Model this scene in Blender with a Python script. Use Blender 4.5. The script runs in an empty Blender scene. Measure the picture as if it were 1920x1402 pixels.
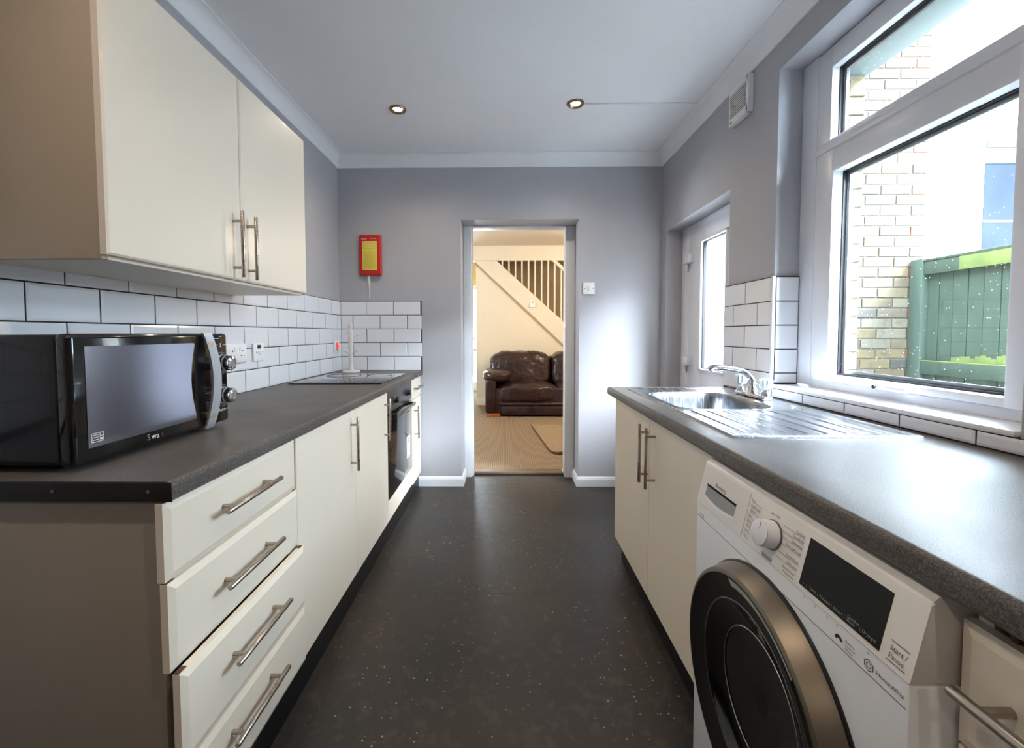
import bpy, bmesh, math, random
from mathutils import Vector, Matrix, noise
R = math.radians
random.seed(7)
sc = bpy.context.scene
COL = sc.collection

# ------------------------------------------------------------------ camera
cam_d = bpy.data.cameras.new('camera')
cam = bpy.data.objects.new('camera', cam_d); COL.objects.link(cam)
cam_d.sensor_fit = 'HORIZONTAL'; cam_d.sensor_width = 36.0
cam_d.lens = 801.0 * 36.0 / 1920.0
cam_d.shift_x = (960 - 938.1) / 1920.0
cam_d.shift_y = (658.3 - 701) / 1920.0
cam_d.clip_start = 0.02; cam_d.clip_end = 200
cam.matrix_world = (Matrix.Translation((0, 0, 1.1516)) @ Matrix.Rotation(R(0.71), 4, 'Z')
                    @ Matrix.Rotation(R(90 - 2.432), 4, 'X') @ Matrix.Rotation(R(-0.104), 4, 'Z'))
sc.camera = cam

# ------------------------------------------------------------------ world (overcast sky) and exposure
SKY = 12.0
w = bpy.data.worlds.new('overcast_sky'); sc.world = w
w.use_nodes = True
nt = w.node_tree
bg = nt.nodes['Background']
bg.inputs['Color'].default_value = (0.70, 0.85, 1.0, 1)
bg.inputs['Strength'].default_value = SKY
vs = sc.view_settings
vs.view_transform = 'Standard'; vs.look = 'None'; vs.gamma = 1.0; vs.use_curve_mapping = False
vs.exposure = 1.58
try:
    sc.cycles.diffuse_bounces = 10
    sc.cycles.max_bounces = 14
    sc.cycles.transparent_max_bounces = 12
    sc.cycles.caustics_refractive = False
    sc.cycles.caustics_reflective = True
    sc.cycles.blur_glossy = 1.0
    sc.cycles.sample_clamp_indirect = 20.0
except Exception:
    pass
# hazy sun behind thin cloud, coming in over the yard towards the back wall
sun_d = bpy.data.lights.new('hazy_sun', 'SUN'); sun_d.energy = 28.0; sun_d.angle = R(34); sun_d.color = (0.80, 0.90, 1.0)
sun = bpy.data.objects.new('hazy_sun', sun_d); COL.objects.link(sun)
sun.rotation_euler = Vector((0.58, -0.66, 0.62)).to_track_quat('Z', 'Y').to_euler()
DOWNLIGHT_W = 8.0
LIVING_FILL_W = 15.0

def portal(name, loc, rot, sx, sy):
    """a sky portal sits in a wall opening: it emits nothing, it only guides sampling of the sky"""
    d = bpy.data.lights.new(name, 'AREA'); d.shape = 'RECTANGLE'; d.size = sx; d.size_y = sy
    d.cycles.is_portal = True
    o = bpy.data.objects.new(name, d); COL.objects.link(o); o.location = loc; o.rotation_euler = rot
    return o
portal('sky_portal_window', (1.40, 1.40, 1.59), (0, R(90), 0), 1.33, 0.9)
portal('sky_portal_door', (1.36, 2.62, 1.34), (0, R(90), 0), 0.85, 0.40)
portal('sky_portal_living', (-2.26, 4.95, 1.60), (0, R(-90), 0), 0.8, 0.7)

# ------------------------------------------------------------------ materials
def lin(c):
    out = []
    for v in c[:3]:
        v = v / 255.0
        out.append(v / 12.92 if v <= 0.04045 else ((v + 0.055) / 1.055) ** 2.4)
    return (out[0], out[1], out[2], 1.0)

MATS = {}
def M(name, rgb, rough=0.5, metal=0.0, var=0.0, vscale=8.0, bump=0.0, bscale=60.0, coat=0.0, spec=0.5, rvar=0.0,
      stretch=None, rgb2=None, bdist=0.004, emit=None, estr=0.0, transmission=0.0, ior=1.45, aniso=None):
    m = bpy.data.materials.new(name); m.use_nodes = True
    n = m.node_tree.nodes; l = m.node_tree.links
    b = n['Principled BSDF']
    b.inputs['Roughness'].default_value = rough
    b.inputs['Metallic'].default_value = metal
    b.inputs['Base Color'].default_value = lin(rgb)
    b.inputs['Specular IOR Level'].default_value = spec
    b.inputs['Coat Weight'].default_value = coat
    b.inputs['IOR'].default_value = ior
    b.inputs['Transmission Weight'].default_value = transmission
    if emit:
        b.inputs['Emission Color'].default_value = lin(emit); b.inputs['Emission Strength'].default_value = estr
    tc = n.new('ShaderNodeTexCoord')
    src = tc.outputs['Object']
    if stretch:
        mp = n.new('ShaderNodeMapping'); mp.inputs['Scale'].default_value = stretch
        l.new(src, mp.inputs['Vector']); src = mp.outputs['Vector']
    nz = n.new('ShaderNodeTexNoise'); nz.inputs['Scale'].default_value = vscale; nz.inputs['Detail'].default_value = 5
    l.new(src, nz.inputs['Vector'])
    mx = n.new('ShaderNodeMix'); mx.data_type = 'RGBA'
    c1 = lin(rgb)
    if rgb2: c2 = lin(rgb2)
    else:
        k = 1.0 - max(var, 0.012); c2 = (c1[0] * k, c1[1] * k, c1[2] * k, 1)
    mx.inputs['A'].default_value = c1; mx.inputs['B'].default_value = c2
    rp = n.new('ShaderNodeMapRange'); rp.inputs['From Min'].default_value = 0.35; rp.inputs['From Max'].default_value = 0.68
    l.new(nz.outputs['Fac'], rp.inputs['Value']); l.new(rp.outputs['Result'], mx.inputs['Factor'])
    l.new(mx.outputs['Result'], b.inputs['Base Color'])
    if rvar > 0:
        rr = n.new('ShaderNodeMapRange'); rr.inputs['To Min'].default_value = max(rough - rvar, 0.02); rr.inputs['To Max'].default_value = min(rough + rvar, 1)
        rr.inputs['From Min'].default_value = 0.3; rr.inputs['From Max'].default_value = 0.7
        l.new(nz.outputs['Fac'], rr.inputs['Value']); l.new(rr.outputs['Result'], b.inputs['Roughness'])
    if bump > 0:
        n2 = n.new('ShaderNodeTexNoise'); n2.inputs['Scale'].default_value = bscale; n2.inputs['Detail'].default_value = 3
        l.new(src, n2.inputs['Vector'])
        bp = n.new('ShaderNodeBump'); bp.inputs['Strength'].default_value = bump; bp.inputs['Distance'].default_value = bdist
        l.new(n2.outputs['Fac'], bp.inputs['Height']); l.new(bp.outputs['Normal'], b.inputs['Normal'])
    MATS[name] = m
    return m

M('wall_paint', (176, 175, 180), 0.55, var=0.04, vscale=2.5, bump=0.05, bscale=35)
M('ceiling_paint', (240, 240, 243), 0.75, var=0.02, vscale=1.5, bump=0.04, bscale=25)
M('cornice_white', (236, 237, 240), 0.6, bump=0.03)
M('skirting_white', (228, 229, 232), 0.35, var=0.03)
M('upvc', (226, 226, 231), 0.28, var=0.015)
M('gasket', (28, 28, 32), 0.6)
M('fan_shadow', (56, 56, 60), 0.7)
M('tile_white', (226, 227, 232), 0.12, var=0.015, vscale=3, coat=0.3)
M('grout', (44, 44, 47), 0.9, var=0.2, vscale=20)
M('tile_trim', (226, 226, 230), 0.3)
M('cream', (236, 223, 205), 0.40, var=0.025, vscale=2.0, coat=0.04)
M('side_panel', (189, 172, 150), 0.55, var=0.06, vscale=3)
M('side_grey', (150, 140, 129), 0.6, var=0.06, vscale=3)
M('plinth_black', (16, 16, 18), 0.5)
M('edge_strip', (26, 21, 19), 0.45, var=0.2, vscale=30)
M('steel', (172, 163, 152), 0.3, metal=1, var=0.08, vscale=14, stretch=(1, 1, 12), rvar=0.06)
M('steel_dark', (118, 118, 122), 0.35, metal=1, var=0.05)
M('chrome', (225, 228, 232), 0.07, metal=1)
M('sink_steel', (168, 171, 177), 0.25, metal=1, var=0.10, vscale=9, stretch=(14, 1, 1), rvar=0.08)
M('black_gloss', (10, 10, 12), 0.12, coat=0.4)
M('black_plastic', (16, 16, 18), 0.35)
M('black_enamel', (12, 12, 14), 0.22, coat=0.2)
M('white_plastic', (236, 236, 236), 0.35)
M('ivory_plastic', (222, 221, 216), 0.4)
M('white_print', (235, 235, 235), 0.5)
M('dark_print', (70, 68, 70), 0.6)
M('grey_print', (150, 152, 156), 0.6)
M('red_plastic', (196, 38, 26), 0.32, var=0.06)
M('yellow_label', (222, 200, 66), 0.45, var=0.05)
M('label_print', (236, 228, 150), 0.5)
M('red_rocker', (190, 28, 24), 0.35, emit=(255, 40, 30), estr=0.4)
M('mug_tree_paint', (214, 212, 206), 0.5, var=0.05)
M('hob_glass', (20, 20, 23), 0.05, coat=0.6)
M('hob_print', (6, 6, 7), 0.4)
M('washer_white', (226, 228, 233), 0.28)
M('washer_fascia', (226, 222, 218), 0.35)
M('washer_ring', (124, 114, 102), 0.42, metal=1, var=0.06)
M('washer_glass', (12, 13, 16), 0.06, coat=0.5)
M('display_black', (20, 21, 20), 0.45, spec=0.25)
M('sticker', (196, 198, 196), 0.5, var=0.2, vscale=60)
M('paper_white', (240, 242, 244), 0.6)
M('leather', (52, 28, 28), 0.30, var=0.35, vscale=5, bump=0.8, bscale=10, coat=0.2, bdist=0.03)
M('wood_foot', (176, 96, 58), 0.4, var=0.2, vscale=10)
M('wood_sill', (110, 92, 74), 0.5, var=0.3, vscale=14, stretch=(1, 10, 10))
M('cream_wall', (232, 222, 200), 0.7, var=0.03, vscale=2)
M('stair_white', (232, 222, 202), 0.5, var=0.02)
M('stair_back', (206, 188, 154), 0.8, var=0.1, vscale=3)
M('living_ceiling', (222, 206, 184), 0.8)
M('rug', (150, 130, 104), 0.95, var=0.15, vscale=30, bump=0.6, bscale=300)
M('rug_edge', (84, 66, 48), 0.9)
M('hall_yellow', (236, 206, 120), 0.8)
M('concrete', (168, 170, 168), 0.85, var=0.15, vscale=6, bump=0.2, bscale=30)
M('paving', (206, 205, 200), 0.9, var=0.12, vscale=5)
M('mortar', (92, 88, 79), 0.95, var=0.15, vscale=20)
M('render_white', (238, 238, 240), 0.85, var=0.03)
M('fence_green', (52, 66, 55), 0.7, var=0.2, vscale=4, stretch=(6, 6, 1))
M('fence_moss', (96, 108, 58), 0.85, var=0.25, vscale=8)
M('blind_grey', (74, 80, 82), 0.8, spec=0.1)
M('head_grey', (56, 62, 61), 0.8, spec=0.1)
M('soffit_grey', (88, 96, 94), 0.7)
M('black_gap', (8, 8, 8), 0.8)
M('gold_warm', (255, 220, 170), 0.4)
M('lamp_lens', (255, 244, 226), 0.4, emit=(255, 226, 190), estr=14.0)
M('brass_dull', (196, 178, 146), 0.35, metal=0.7)
M('bezel_bronze', (150, 128, 104), 0.3, metal=1)
M('handle_silver', (206, 206, 208), 0.42, metal=0.85)
M('rust', (98, 68, 50), 0.8, var=0.3, vscale=30)

def mat_worktop():
    m = M('worktop', (70, 65, 62), 0.43, rvar=0.06, vscale=3.5, spec=0.42)
    n = m.node_tree.nodes; l = m.node_tree.links; b = n['Principled BSDF']
    tc = n.new('ShaderNodeTexCoord')
    a = n.new('ShaderNodeTexNoise'); a.inputs['Scale'].default_value = 3.0; a.inputs['Detail'].default_value = 6
    c = n.new('ShaderNodeTexNoise'); c.inputs['Scale'].default_value = 420.0; c.inputs['Detail'].default_value = 2
    l.new(tc.outputs['Object'], a.inputs['Vector']); l.new(tc.outputs['Object'], c.inputs['Vector'])
    r = n.new('ShaderNodeValToRGB')
    r.color_ramp.elements[0].position = 0.35; r.color_ramp.elements[0].color = lin((80, 73, 68))
    r.color_ramp.elements[1].position = 0.65; r.color_ramp.elements[1].color = lin((98, 94, 93))
    l.new(a.outputs['Fac'], r.inputs['Fac'])
    r2 = n.new('ShaderNodeValToRGB')
    r2.color_ramp.elements[0].position = 0.42; r2.color_ramp.elements[0].color = (0.55, 0.55, 0.55, 1)
    r2.color_ramp.elements[1].position = 0.60; r2.color_ramp.elements[1].color = (1.35, 1.3, 1.25, 1)
    l.new(c.outputs['Fac'], r2.inputs['Fac'])
    mx = n.new('ShaderNodeMix'); mx.data_type = 'RGBA'; mx.blend_type = 'MULTIPLY'; mx.inputs['Factor'].default_value = 1
    l.new(r.outputs['Color'], mx.inputs['A']); l.new(r2.outputs['Color'], mx.inputs['B'])
    l.new(mx.outputs['Result'], b.inputs['Base Color'])
    bp = n.new('ShaderNodeBump'); bp.inputs['Strength'].default_value = 0.12; bp.inputs['Distance'].default_value = 0.001
    l.new(c.outputs['Fac'], bp.inputs['Height']); l.new(bp.outputs['Normal'], b.inputs['Normal'])
mat_worktop()

def mat_floor():
    m = M('vinyl_floor', (56, 53, 51), 0.42, spec=0.36)
    n = m.node_tree.nodes; l = m.node_tree.links; b = n['Principled BSDF']
    tc = n.new('ShaderNodeTexCoord')
    def nz(scale, det=5):
        t = n.new('ShaderNodeTexNoise'); t.inputs['Scale'].default_value = scale; t.inputs['Detail'].default_value = det
        l.new(tc.outputs['Object'], t.inputs['Vector']); return t
    a = nz(2.2, 6); c = nz(26, 6); d = nz(170, 3)
    r = n.new('ShaderNodeValToRGB')
    r.color_ramp.elements[0].position = 0.36; r.color_ramp.elements[0].color = lin((50, 48, 47))
    r.color_ramp.elements[1].position = 0.66; r.color_ramp.elements[1].color = lin((63, 56, 51))
    l.new(a.outputs['Fac'], r.inputs['Fac'])
    # soft worn mottling
    rc = n.new('ShaderNodeMapRange'); rc.inputs['From Min'].default_value = 0.52; rc.inputs['From Max'].default_value = 0.78
    rc.inputs['To Max'].default_value = 0.55
    l.new(c.outputs['Fac'], rc.inputs['Value'])
    mx = n.new('ShaderNodeMix'); mx.data_type = 'RGBA'
    l.new(rc.outputs['Result'], mx.inputs['Factor']); l.new(r.outputs['Color'], mx.inputs['A'])
    mx.inputs['B'].default_value = lin((92, 84, 77))
    # pale chips: scattered specks, denser in worn patches
    v = n.new('ShaderNodeTexVoronoi'); v.inputs['Scale'].default_value = 64.0
    l.new(tc.outputs['Object'], v.inputs['Vector'])
    sep = n.new('ShaderNodeSeparateColor'); l.new(v.outputs['Color'], sep.inputs['Color'])
    pick = n.new('ShaderNodeMath'); pick.operation = 'GREATER_THAN'; pick.inputs[1].default_value = 0.40
    l.new(sep.outputs['Red'], pick.inputs[0])
    size = n.new('ShaderNodeMath'); size.operation = 'MULTIPLY'; size.inputs[1].default_value = 0.21
    l.new(sep.outputs['Green'], size.inputs[0])
    wv = nz(90, 2)
    ad = n.new('ShaderNodeMath'); ad.operation = 'MULTIPLY_ADD'; ad.inputs[1].default_value = 0.35; ad.inputs[2].default_value = -0.17
    l.new(wv.outputs['Fac'], ad.inputs[0])
    dd = n.new('ShaderNodeMath'); dd.operation = 'ADD'; l.new(v.outputs['Distance'], dd.inputs[0]); l.new(ad.outputs[0], dd.inputs[1])
    lt = n.new('ShaderNodeMath'); lt.operation = 'LESS_THAN'; l.new(dd.outputs[0], lt.inputs[0]); l.new(size.outputs[0], lt.inputs[1])
    patch = n.new('ShaderNodeMapRange'); patch.inputs['From Min'].default_value = 0.44; patch.inputs['From Max'].default_value = 0.60
    pn = nz(3.4, 2); l.new(pn.outputs['Fac'], patch.inputs['Value'])
    m1 = n.new('ShaderNodeMath'); m1.operation = 'MULTIPLY'; l.new(lt.outputs[0], m1.inputs[0]); l.new(pick.outputs[0], m1.inputs[1])
    m2 = n.new('ShaderNodeMath'); m2.operation = 'MULTIPLY'; l.new(m1.outputs[0], m2.inputs[0]); l.new(patch.outputs['Result'], m2.inputs[1])
    m3 = n.new('ShaderNodeMath'); m3.operation = 'MULTIPLY'; m3.inputs[1].default_value = 0.55; l.new(m2.outputs[0], m3.inputs[0])
    mx2 = n.new('ShaderNodeMix'); mx2.data_type = 'RGBA'
    l.new(m3.outputs[0], mx2.inputs['Factor']); l.new(mx.outputs['Result'], mx2.inputs['A']); mx2.inputs['B'].default_value = lin((205, 200, 190))
    l.new(mx2.outputs['Result'], b.inputs['Base Color'])
    rr = n.new('ShaderNodeMapRange'); rr.inputs['From Min'].default_value = 0.3; rr.inputs['From Max'].default_value = 0.7
    rr.inputs['To Min'].default_value = 0.34; rr.inputs['To Max'].default_value = 0.52
    l.new(c.outputs['Fac'], rr.inputs['Value']); l.new(rr.outputs['Result'], b.inputs['Roughness'])
    bp = n.new('ShaderNodeBump'); bp.inputs['Strength'].default_value = 0.15; bp.inputs['Distance'].default_value = 0.002
    l.new(d.outputs['Fac'], bp.inputs['Height']); l.new(bp.outputs['Normal'], b.inputs['Normal'])
mat_floor()

def mat_carpet():
    m = M('carpet', (168, 145, 116), 0.95)
    n = m.node_tree.nodes; l = m.node_tree.links; b = n['Principled BSDF']
    tc = n.new('ShaderNodeTexCoord')
    wv = n.new('ShaderNodeTexWave'); wv.inputs['Scale'].default_value = 19; wv.inputs['Distortion'].default_value = 1.2; wv.inputs['Detail'].default_value = 3
    wv.inputs['Detail Scale'].default_value = 6
    l.new(tc.outputs['Object'], wv.inputs['Vector'])
    nz = n.new('ShaderNodeTexNoise'); nz.inputs['Scale'].default_value = 120; l.new(tc.outputs['Object'], nz.inputs['Vector'])
    mul = n.new('ShaderNodeMath'); mul.operation = 'MULTIPLY'; l.new(wv.outputs['Fac'], mul.inputs[0]); l.new(nz.outputs['Fac'], mul.inputs[1])
    r = n.new('ShaderNodeValToRGB'); r.color_ramp.elements[0].color = lin((122, 102, 80)); r.color_ramp.elements[1].color = lin((150, 130, 104))
    r.color_ramp.elements[0].position = 0.05; r.color_ramp.elements[1].position = 0.55
    l.new(mul.outputs[0], r.inputs['Fac']); l.new(r.outputs['Color'], b.inputs['Base Color'])
    bp = n.new('ShaderNodeBump'); bp.inputs['Strength'].default_value = 0.6; bp.inputs['Distance'].default_value = 0.006
    l.new(mul.outputs[0], bp.inputs['Height']); l.new(bp.outputs['Normal'], b.inputs['Normal'])
mat_carpet()

def mat_brick(name, cols):
    m = M(name, cols[0], 0.92, bump=0.5, bscale=45)
    n = m.node_tree.nodes; l = m.node_tree.links; b = n['Principled BSDF']
    oi = n.new('ShaderNodeObjectInfo')
    r = n.new('ShaderNodeValToRGB'); r.color_ramp.interpolation = 'CONSTANT'
    els = r.color_ramp.elements
    els[0].position = 0; els[0].color = lin(cols[0]); els[1].position = 1 / len(cols); els[1].color = lin(cols[1])
    for i, c in enumerate(cols[2:], 2):
        e = els.new(i / len(cols)); e.color = lin(c)
    l.new(oi.outputs['Random'], r.inputs['Fac'])
    tc = n.new('ShaderNodeTexCoord')
    vm = n.new('ShaderNodeVectorMath'); vm.operation = 'ADD'
    l.new(tc.outputs['Object'], vm.inputs[0]); l.new(oi.outputs['Location'], vm.inputs[1])
    nz = n.new('ShaderNodeTexNoise'); nz.inputs['Scale'].default_value = 22; nz.inputs['Detail'].default_value = 6
    l.new(vm.outputs[0], nz.inputs['Vector'])
    rp = n.new('ShaderNodeMapRange'); rp.inputs['From Min'].default_value = 0.52; rp.inputs['From Max'].default_value = 0.75; rp.inputs['To Max'].default_value = 0.75
    l.new(nz.outputs['Fac'], rp.inputs['Value'])
    mx = n.new('ShaderNodeMix'); mx.data_type = 'RGBA'; mx.inputs['B'].default_value = lin((56, 51, 44))
    l.new(rp.outputs['Result'], mx.inputs['Factor']); l.new(r.outputs['Color'], mx.inputs['A'])
    l.new(mx.outputs['Result'], b.inputs['Base Color'])
mat_brick('stock_brick', [(79, 71, 53), (84, 74, 51), (75, 68, 56), (70, 62, 47), (82, 77, 65), (56, 53, 49), (79, 68, 49), (87, 80, 67)])
mat_brick('red_brick', [(116, 66, 50), (108, 58, 44), (122, 72, 54)])

def mat_brick_surface():
    """brick faces too far round the corner to be told apart one by one"""
    m = M('brick_surface', (206, 192, 160), 0.95)
    n = m.node_tree.nodes; l = m.node_tree.links; b = n['Principled BSDF']
    tc = n.new('ShaderNodeTexCoord')
    mp = n.new('ShaderNodeMapping'); mp.inputs['Rotation'].default_value = (R(90), 0, 0)
    l.new(tc.outputs['Object'], mp.inputs['Vector'])
    bt = n.new('ShaderNodeTexBrick'); bt.inputs['Scale'].default_value = 1.0
    bt.inputs['Brick Width'].default_value = 0.225; bt.inputs['Row Height'].default_value = 0.075; bt.inputs['Mortar Size'].default_value = 0.005
    bt.inputs['Color1'].default_value = lin((92, 83, 62)); bt.inputs['Color2'].default_value = lin((98, 88, 66)); bt.inputs['Mortar'].default_value = lin((124, 118, 106))
    l.new(mp.outputs['Vector'], bt.inputs['Vector']); l.new(bt.outputs['Color'], b.inputs['Base Color'])
mat_brick_surface()

def mat_clear_glass():
    m = bpy.data.materials.new('clear_glass'); m.use_nodes = True
    n = m.node_tree.nodes; l = m.node_tree.links
    for x in list(n): n.remove(x)
    out = n.new('ShaderNodeOutputMaterial'); tr = n.new('ShaderNodeBsdfTransparent'); gl = n.new('ShaderNodeBsdfGlossy')
    tr.inputs['Color'].default_value = (0.95, 0.97, 0.97, 1); gl.inputs['Roughness'].default_value = 0.02
    lw = n.new('ShaderNodeLayerWeight'); lw.inputs['Blend'].default_value = 0.5
    pw = n.new('ShaderNodeMath'); pw.operation = 'POWER'; pw.inputs[1].default_value = 5; l.new(lw.outputs['Facing'], pw.inputs[0])
    fr = n.new('ShaderNodeMath'); fr.operation = 'MULTIPLY_ADD'; fr.inputs[1].default_value = 0.9; fr.inputs[2].default_value = 0.03; l.new(pw.outputs[0], fr.inputs[0])
    # dust specks and scratches on the pane
    tc = n.new('ShaderNodeTexCoord')
    v = n.new('ShaderNodeTexVoronoi'); v.inputs['Scale'].default_value = 95; l.new(tc.outputs['Object'], v.inputs['Vector'])
    lt = n.new('ShaderNodeMath'); lt.operation = 'LESS_THAN'; lt.inputs[1].default_value = 0.10; l.new(v.outputs['Distance'], lt.inputs[0])
    sp = n.new('ShaderNodeSeparateColor'); l.new(v.outputs['Color'], sp.inputs['Color'])
    gt = n.new('ShaderNodeMath'); gt.operation = 'GREATER_THAN'; gt.inputs[1].default_value = 0.7; l.new(sp.outputs['Blue'], gt.inputs[0])
    mu = n.new('ShaderNodeMath'); mu.operation = 'MULTIPLY'; l.new(lt.outputs[0], mu.inputs[0]); l.new(gt.outputs[0], mu.inputs[1])
    m5 = n.new('ShaderNodeMath'); m5.operation = 'MULTIPLY'; m5.inputs[1].default_value = 0.3; l.new(mu.outputs[0], m5.inputs[0])
    df = n.new('ShaderNodeBsdfTranslucent'); df.inputs['Color'].default_value = (0.9, 0.95, 0.95, 1)
    mix = n.new('ShaderNodeMixShader'); l.new(fr.outputs[0], mix.inputs['Fac']); l.new(tr.outputs[0], mix.inputs[1]); l.new(gl.outputs[0], mix.inputs[2])
    mix2 = n.new('ShaderNodeMixShader'); l.new(m5.outputs[0], mix2.inputs['Fac']); l.new(mix.outputs[0], mix2.inputs[1]); l.new(df.outputs[0], mix2.inputs[2])
    l.new(mix2.outputs[0], out.inputs['Surface'])
    MATS['clear_glass'] = m
mat_clear_glass()

def mat_frosted():
    m = bpy.data.materials.new('frosted_glass'); m.use_nodes = True
    n = m.node_tree.nodes; l = m.node_tree.links
    for x in list(n): n.remove(x)
    out = n.new('ShaderNodeOutputMaterial'); tl = n.new('ShaderNodeBsdfTranslucent'); gl = n.new('ShaderNodeBsdfGlossy'); tr = n.new('ShaderNodeBsdfTransparent')
    tc = n.new('ShaderNodeTexCoord'); nz = n.new('ShaderNodeTexNoise'); nz.inputs['Scale'].default_value = 3
    l.new(tc.outputs['Object'], nz.inputs['Vector'])
    r = n.new('ShaderNodeValToRGB'); r.color_ramp.elements[0].color = (0.9, 0.95, 0.95, 1); r.color_ramp.elements[1].color = (0.97, 0.97, 0.95, 1)
    l.new(nz.outputs['Fac'], r.inputs['Fac']); l.new(r.outputs['Color'], tl.inputs['Color'])
    gl.inputs['Roughness'].default_value = 0.2
    a = n.new('ShaderNodeMixShader'); a.inputs['Fac'].default_value = 0.72; l.new(tl.outputs[0], a.inputs[1]); l.new(tr.outputs[0], a.inputs[2])
    b = n.new('ShaderNodeMixShader'); b.inputs['Fac'].default_value = 0.05; l.new(a.outputs[0], b.inputs[1]); l.new(gl.outputs[0], b.inputs[2])
    l.new(b.outputs[0], out.inputs['Surface'])
    MATS['frosted_glass'] = m
mat_frosted()
M('crystal', (235, 244, 248), 0.04, transmission=0.75, ior=1.49, coat=0.3)
M('far_glass', (38, 43, 50), 1.0, var=0.4, vscale=1.2, spec=0.0)

# ------------------------------------------------------------------ mesh helpers
WLOC = {}
class MB:
    def __init__(s): s.bm = bmesh.new()
    def box(s, x0, x1, y0, y1, z0, z1, bev=0.0, seg=2):
        mt = Matrix.Translation(((x0 + x1) / 2, (y0 + y1) / 2, (z0 + z1) / 2)) @ Matrix.Diagonal((abs(x1 - x0), abs(y1 - y0), abs(z1 - z0), 1))
        r = bmesh.ops.create_cube(s.bm, size=1.0, matrix=mt)
        if bev > 0:
            es = list({e for v in r['verts'] for e in v.link_edges})
            bmesh.ops.bevel(s.bm, geom=es, offset=bev, segments=seg, profile=0.5, affect='EDGES')
        return s
    def loops(s, rings, cap0=True, cap1=True, closed=True):
        vr = [[s.bm.verts.new(p) for p in ring] for ring in rings]
        n = len(vr[0])
        for a, b in zip(vr[:-1], vr[1:]):
            for i in range(n if closed else n - 1):
                j = (i + 1) % n
                s.bm.faces.new((a[i], a[j], b[j], b[i]))
        if len(vr) == 1:
            s.bm.faces.new(vr[0]); return s
        if cap0 and n > 2: s.bm.faces.new(list(reversed(vr[0])))
        if cap1 and n > 2: s.bm.faces.new(vr[-1])
        return s
    def panel(s, nrm, u0, u1, z0, z1, base, prof):
        """slab facing +-x or +-y; prof = [(depth out of base, inset)]"""
        ax = nrm[1]; sg = 1 if nrm[0] == '+' else -1
        rings = []
        for d, i in prof:
            wv = base + sg * d
            q = [(u0 + i, z0 + i), (u1 - i, z0 + i), (u1 - i, z1 - i), (u0 + i, z1 - i)]
            rings.append([(wv, u, z) if ax == 'x' else (u, wv, z) for u, z in q])
        return s.loops(rings)
    def prism(s, poly, axis, a0, a1):
        f = {'x': lambda p, a: (a, p[0], p[1]), 'y': lambda p, a: (p[0], a, p[1]), 'z': lambda p, a: (p[0], p[1], a)}[axis]
        return s.loops([[f(p, a0) for p in poly], [f(p, a1) for p in poly]])
    def tube(s, pts, r, seg=12, cap=True):
        pts = [Vector(p) for p in pts]
        rs = r if isinstance(r, (list, tuple)) else [r] * len(pts)
        up = None; rings = []
        for i, p in enumerate(pts):
            t = (pts[min(i + 1, len(pts) - 1)] - pts[max(i - 1, 0)]).normalized()
            if up is None:
                up = Vector((0, 0, 1)) if abs(t.z) < 0.9 else Vector((1, 0, 0))
            a = t.cross(up).normalized(); b = a.cross(t).normalized(); up = b
            rings.append([p + (a * math.cos(k * 2 * math.pi / seg) + b * math.sin(k * 2 * math.pi / seg)) * rs[i] for k in range(seg)])
        return s.loops(rings, cap, cap)
    def lathe(s, prof, c, axis='z', seg=24, cap0=True, cap1=True):
        """prof = [(radius, height along axis)]"""
        c = Vector(c)
        d = {'x': (Vector((0, 1, 0)), Vector((0, 0, 1)), Vector((1, 0, 0))), 'y': (Vector((0, 0, 1)), Vector((1, 0, 0)), Vector((0, 1, 0))),
             'z': (Vector((1, 0, 0)), Vector((0, 1, 0)), Vector((0, 0, 1)))}[axis]
        rings = [[c + d[2] * hh + (d[0] * math.cos(k * 2 * math.pi / seg) + d[1] * math.sin(k * 2 * math.pi / seg)) * rr for k in range(seg)] for rr, hh in prof]
        return s.loops(rings, cap0, cap1)
    def mesh(s, name, mat, origin, smooth=35):
        bmesh.ops.recalc_face_normals(s.bm, faces=s.bm.faces)
        for v in s.bm.verts: v.co -= origin
        me = bpy.data.meshes.new(name); s.bm.to_mesh(me); s.bm.free()
        me.materials.append(MATS[mat])
        if smooth:
            me.polygons.foreach_set('use_smooth', [True] * len(me.polygons))
            me.set_sharp_from_angle(angle=R(smooth))
        return me
    def build(s, name, mat, parent=None, smooth=35, label=None, kind=None):
        xs = [v.co.x for v in s.bm.verts]; ys = [v.co.y for v in s.bm.verts]; zs = [v.co.z for v in s.bm.verts]
        o = Vector(((min(xs) + max(xs)) / 2, (min(ys) + max(ys)) / 2, min(zs)))
        me = s.mesh(name, mat, o, smooth)
        return place(name, me, o, parent, label, kind)

def place(name, me, o, parent=None, label=None, kind=None):
    ob = bpy.data.objects.new(name, me); COL.objects.link(ob)
    o = Vector(o); WLOC[ob] = o.copy()
    if parent is not None:
        ob.parent = parent; ob.location = o - WLOC[parent]
    else: ob.location = o
    if label: ob['label'] = label
    if kind: ob['kind'] = kind
    return ob

def tag(o, label, cat, group=None):
    o['label'] = label; o['category'] = cat
    if group: o['group'] = group
    return o
def thing(name, label, cat, loc, group=None):
    o = bpy.data.objects.new(name, None); COL.objects.link(o); o.location = loc; o.empty_display_size = 0.05
    WLOC[o] = Vector(loc)
    return tag(o, label, cat, group)
def structure(name, loc=(0, 0, 0), label=None):
    o = bpy.data.objects.new(name, None); COL.objects.link(o); o.location = loc; o['kind'] = 'structure'; WLOC[o] = Vector(loc)
    if label: o['label'] = label
    return o
def copy_tree(src, loc, label=None):
    """copy a thing with its parts and sub-parts to a new place"""
    def cp(o, par):
        c = o.copy(); COL.objects.link(c); c.parent = par
        for ch in [x for x in bpy.data.objects if x.parent == o]: cp(ch, c)
        return c
    r = cp(src, None); r.location = loc
    if label: r['label'] = label
    return r

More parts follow.
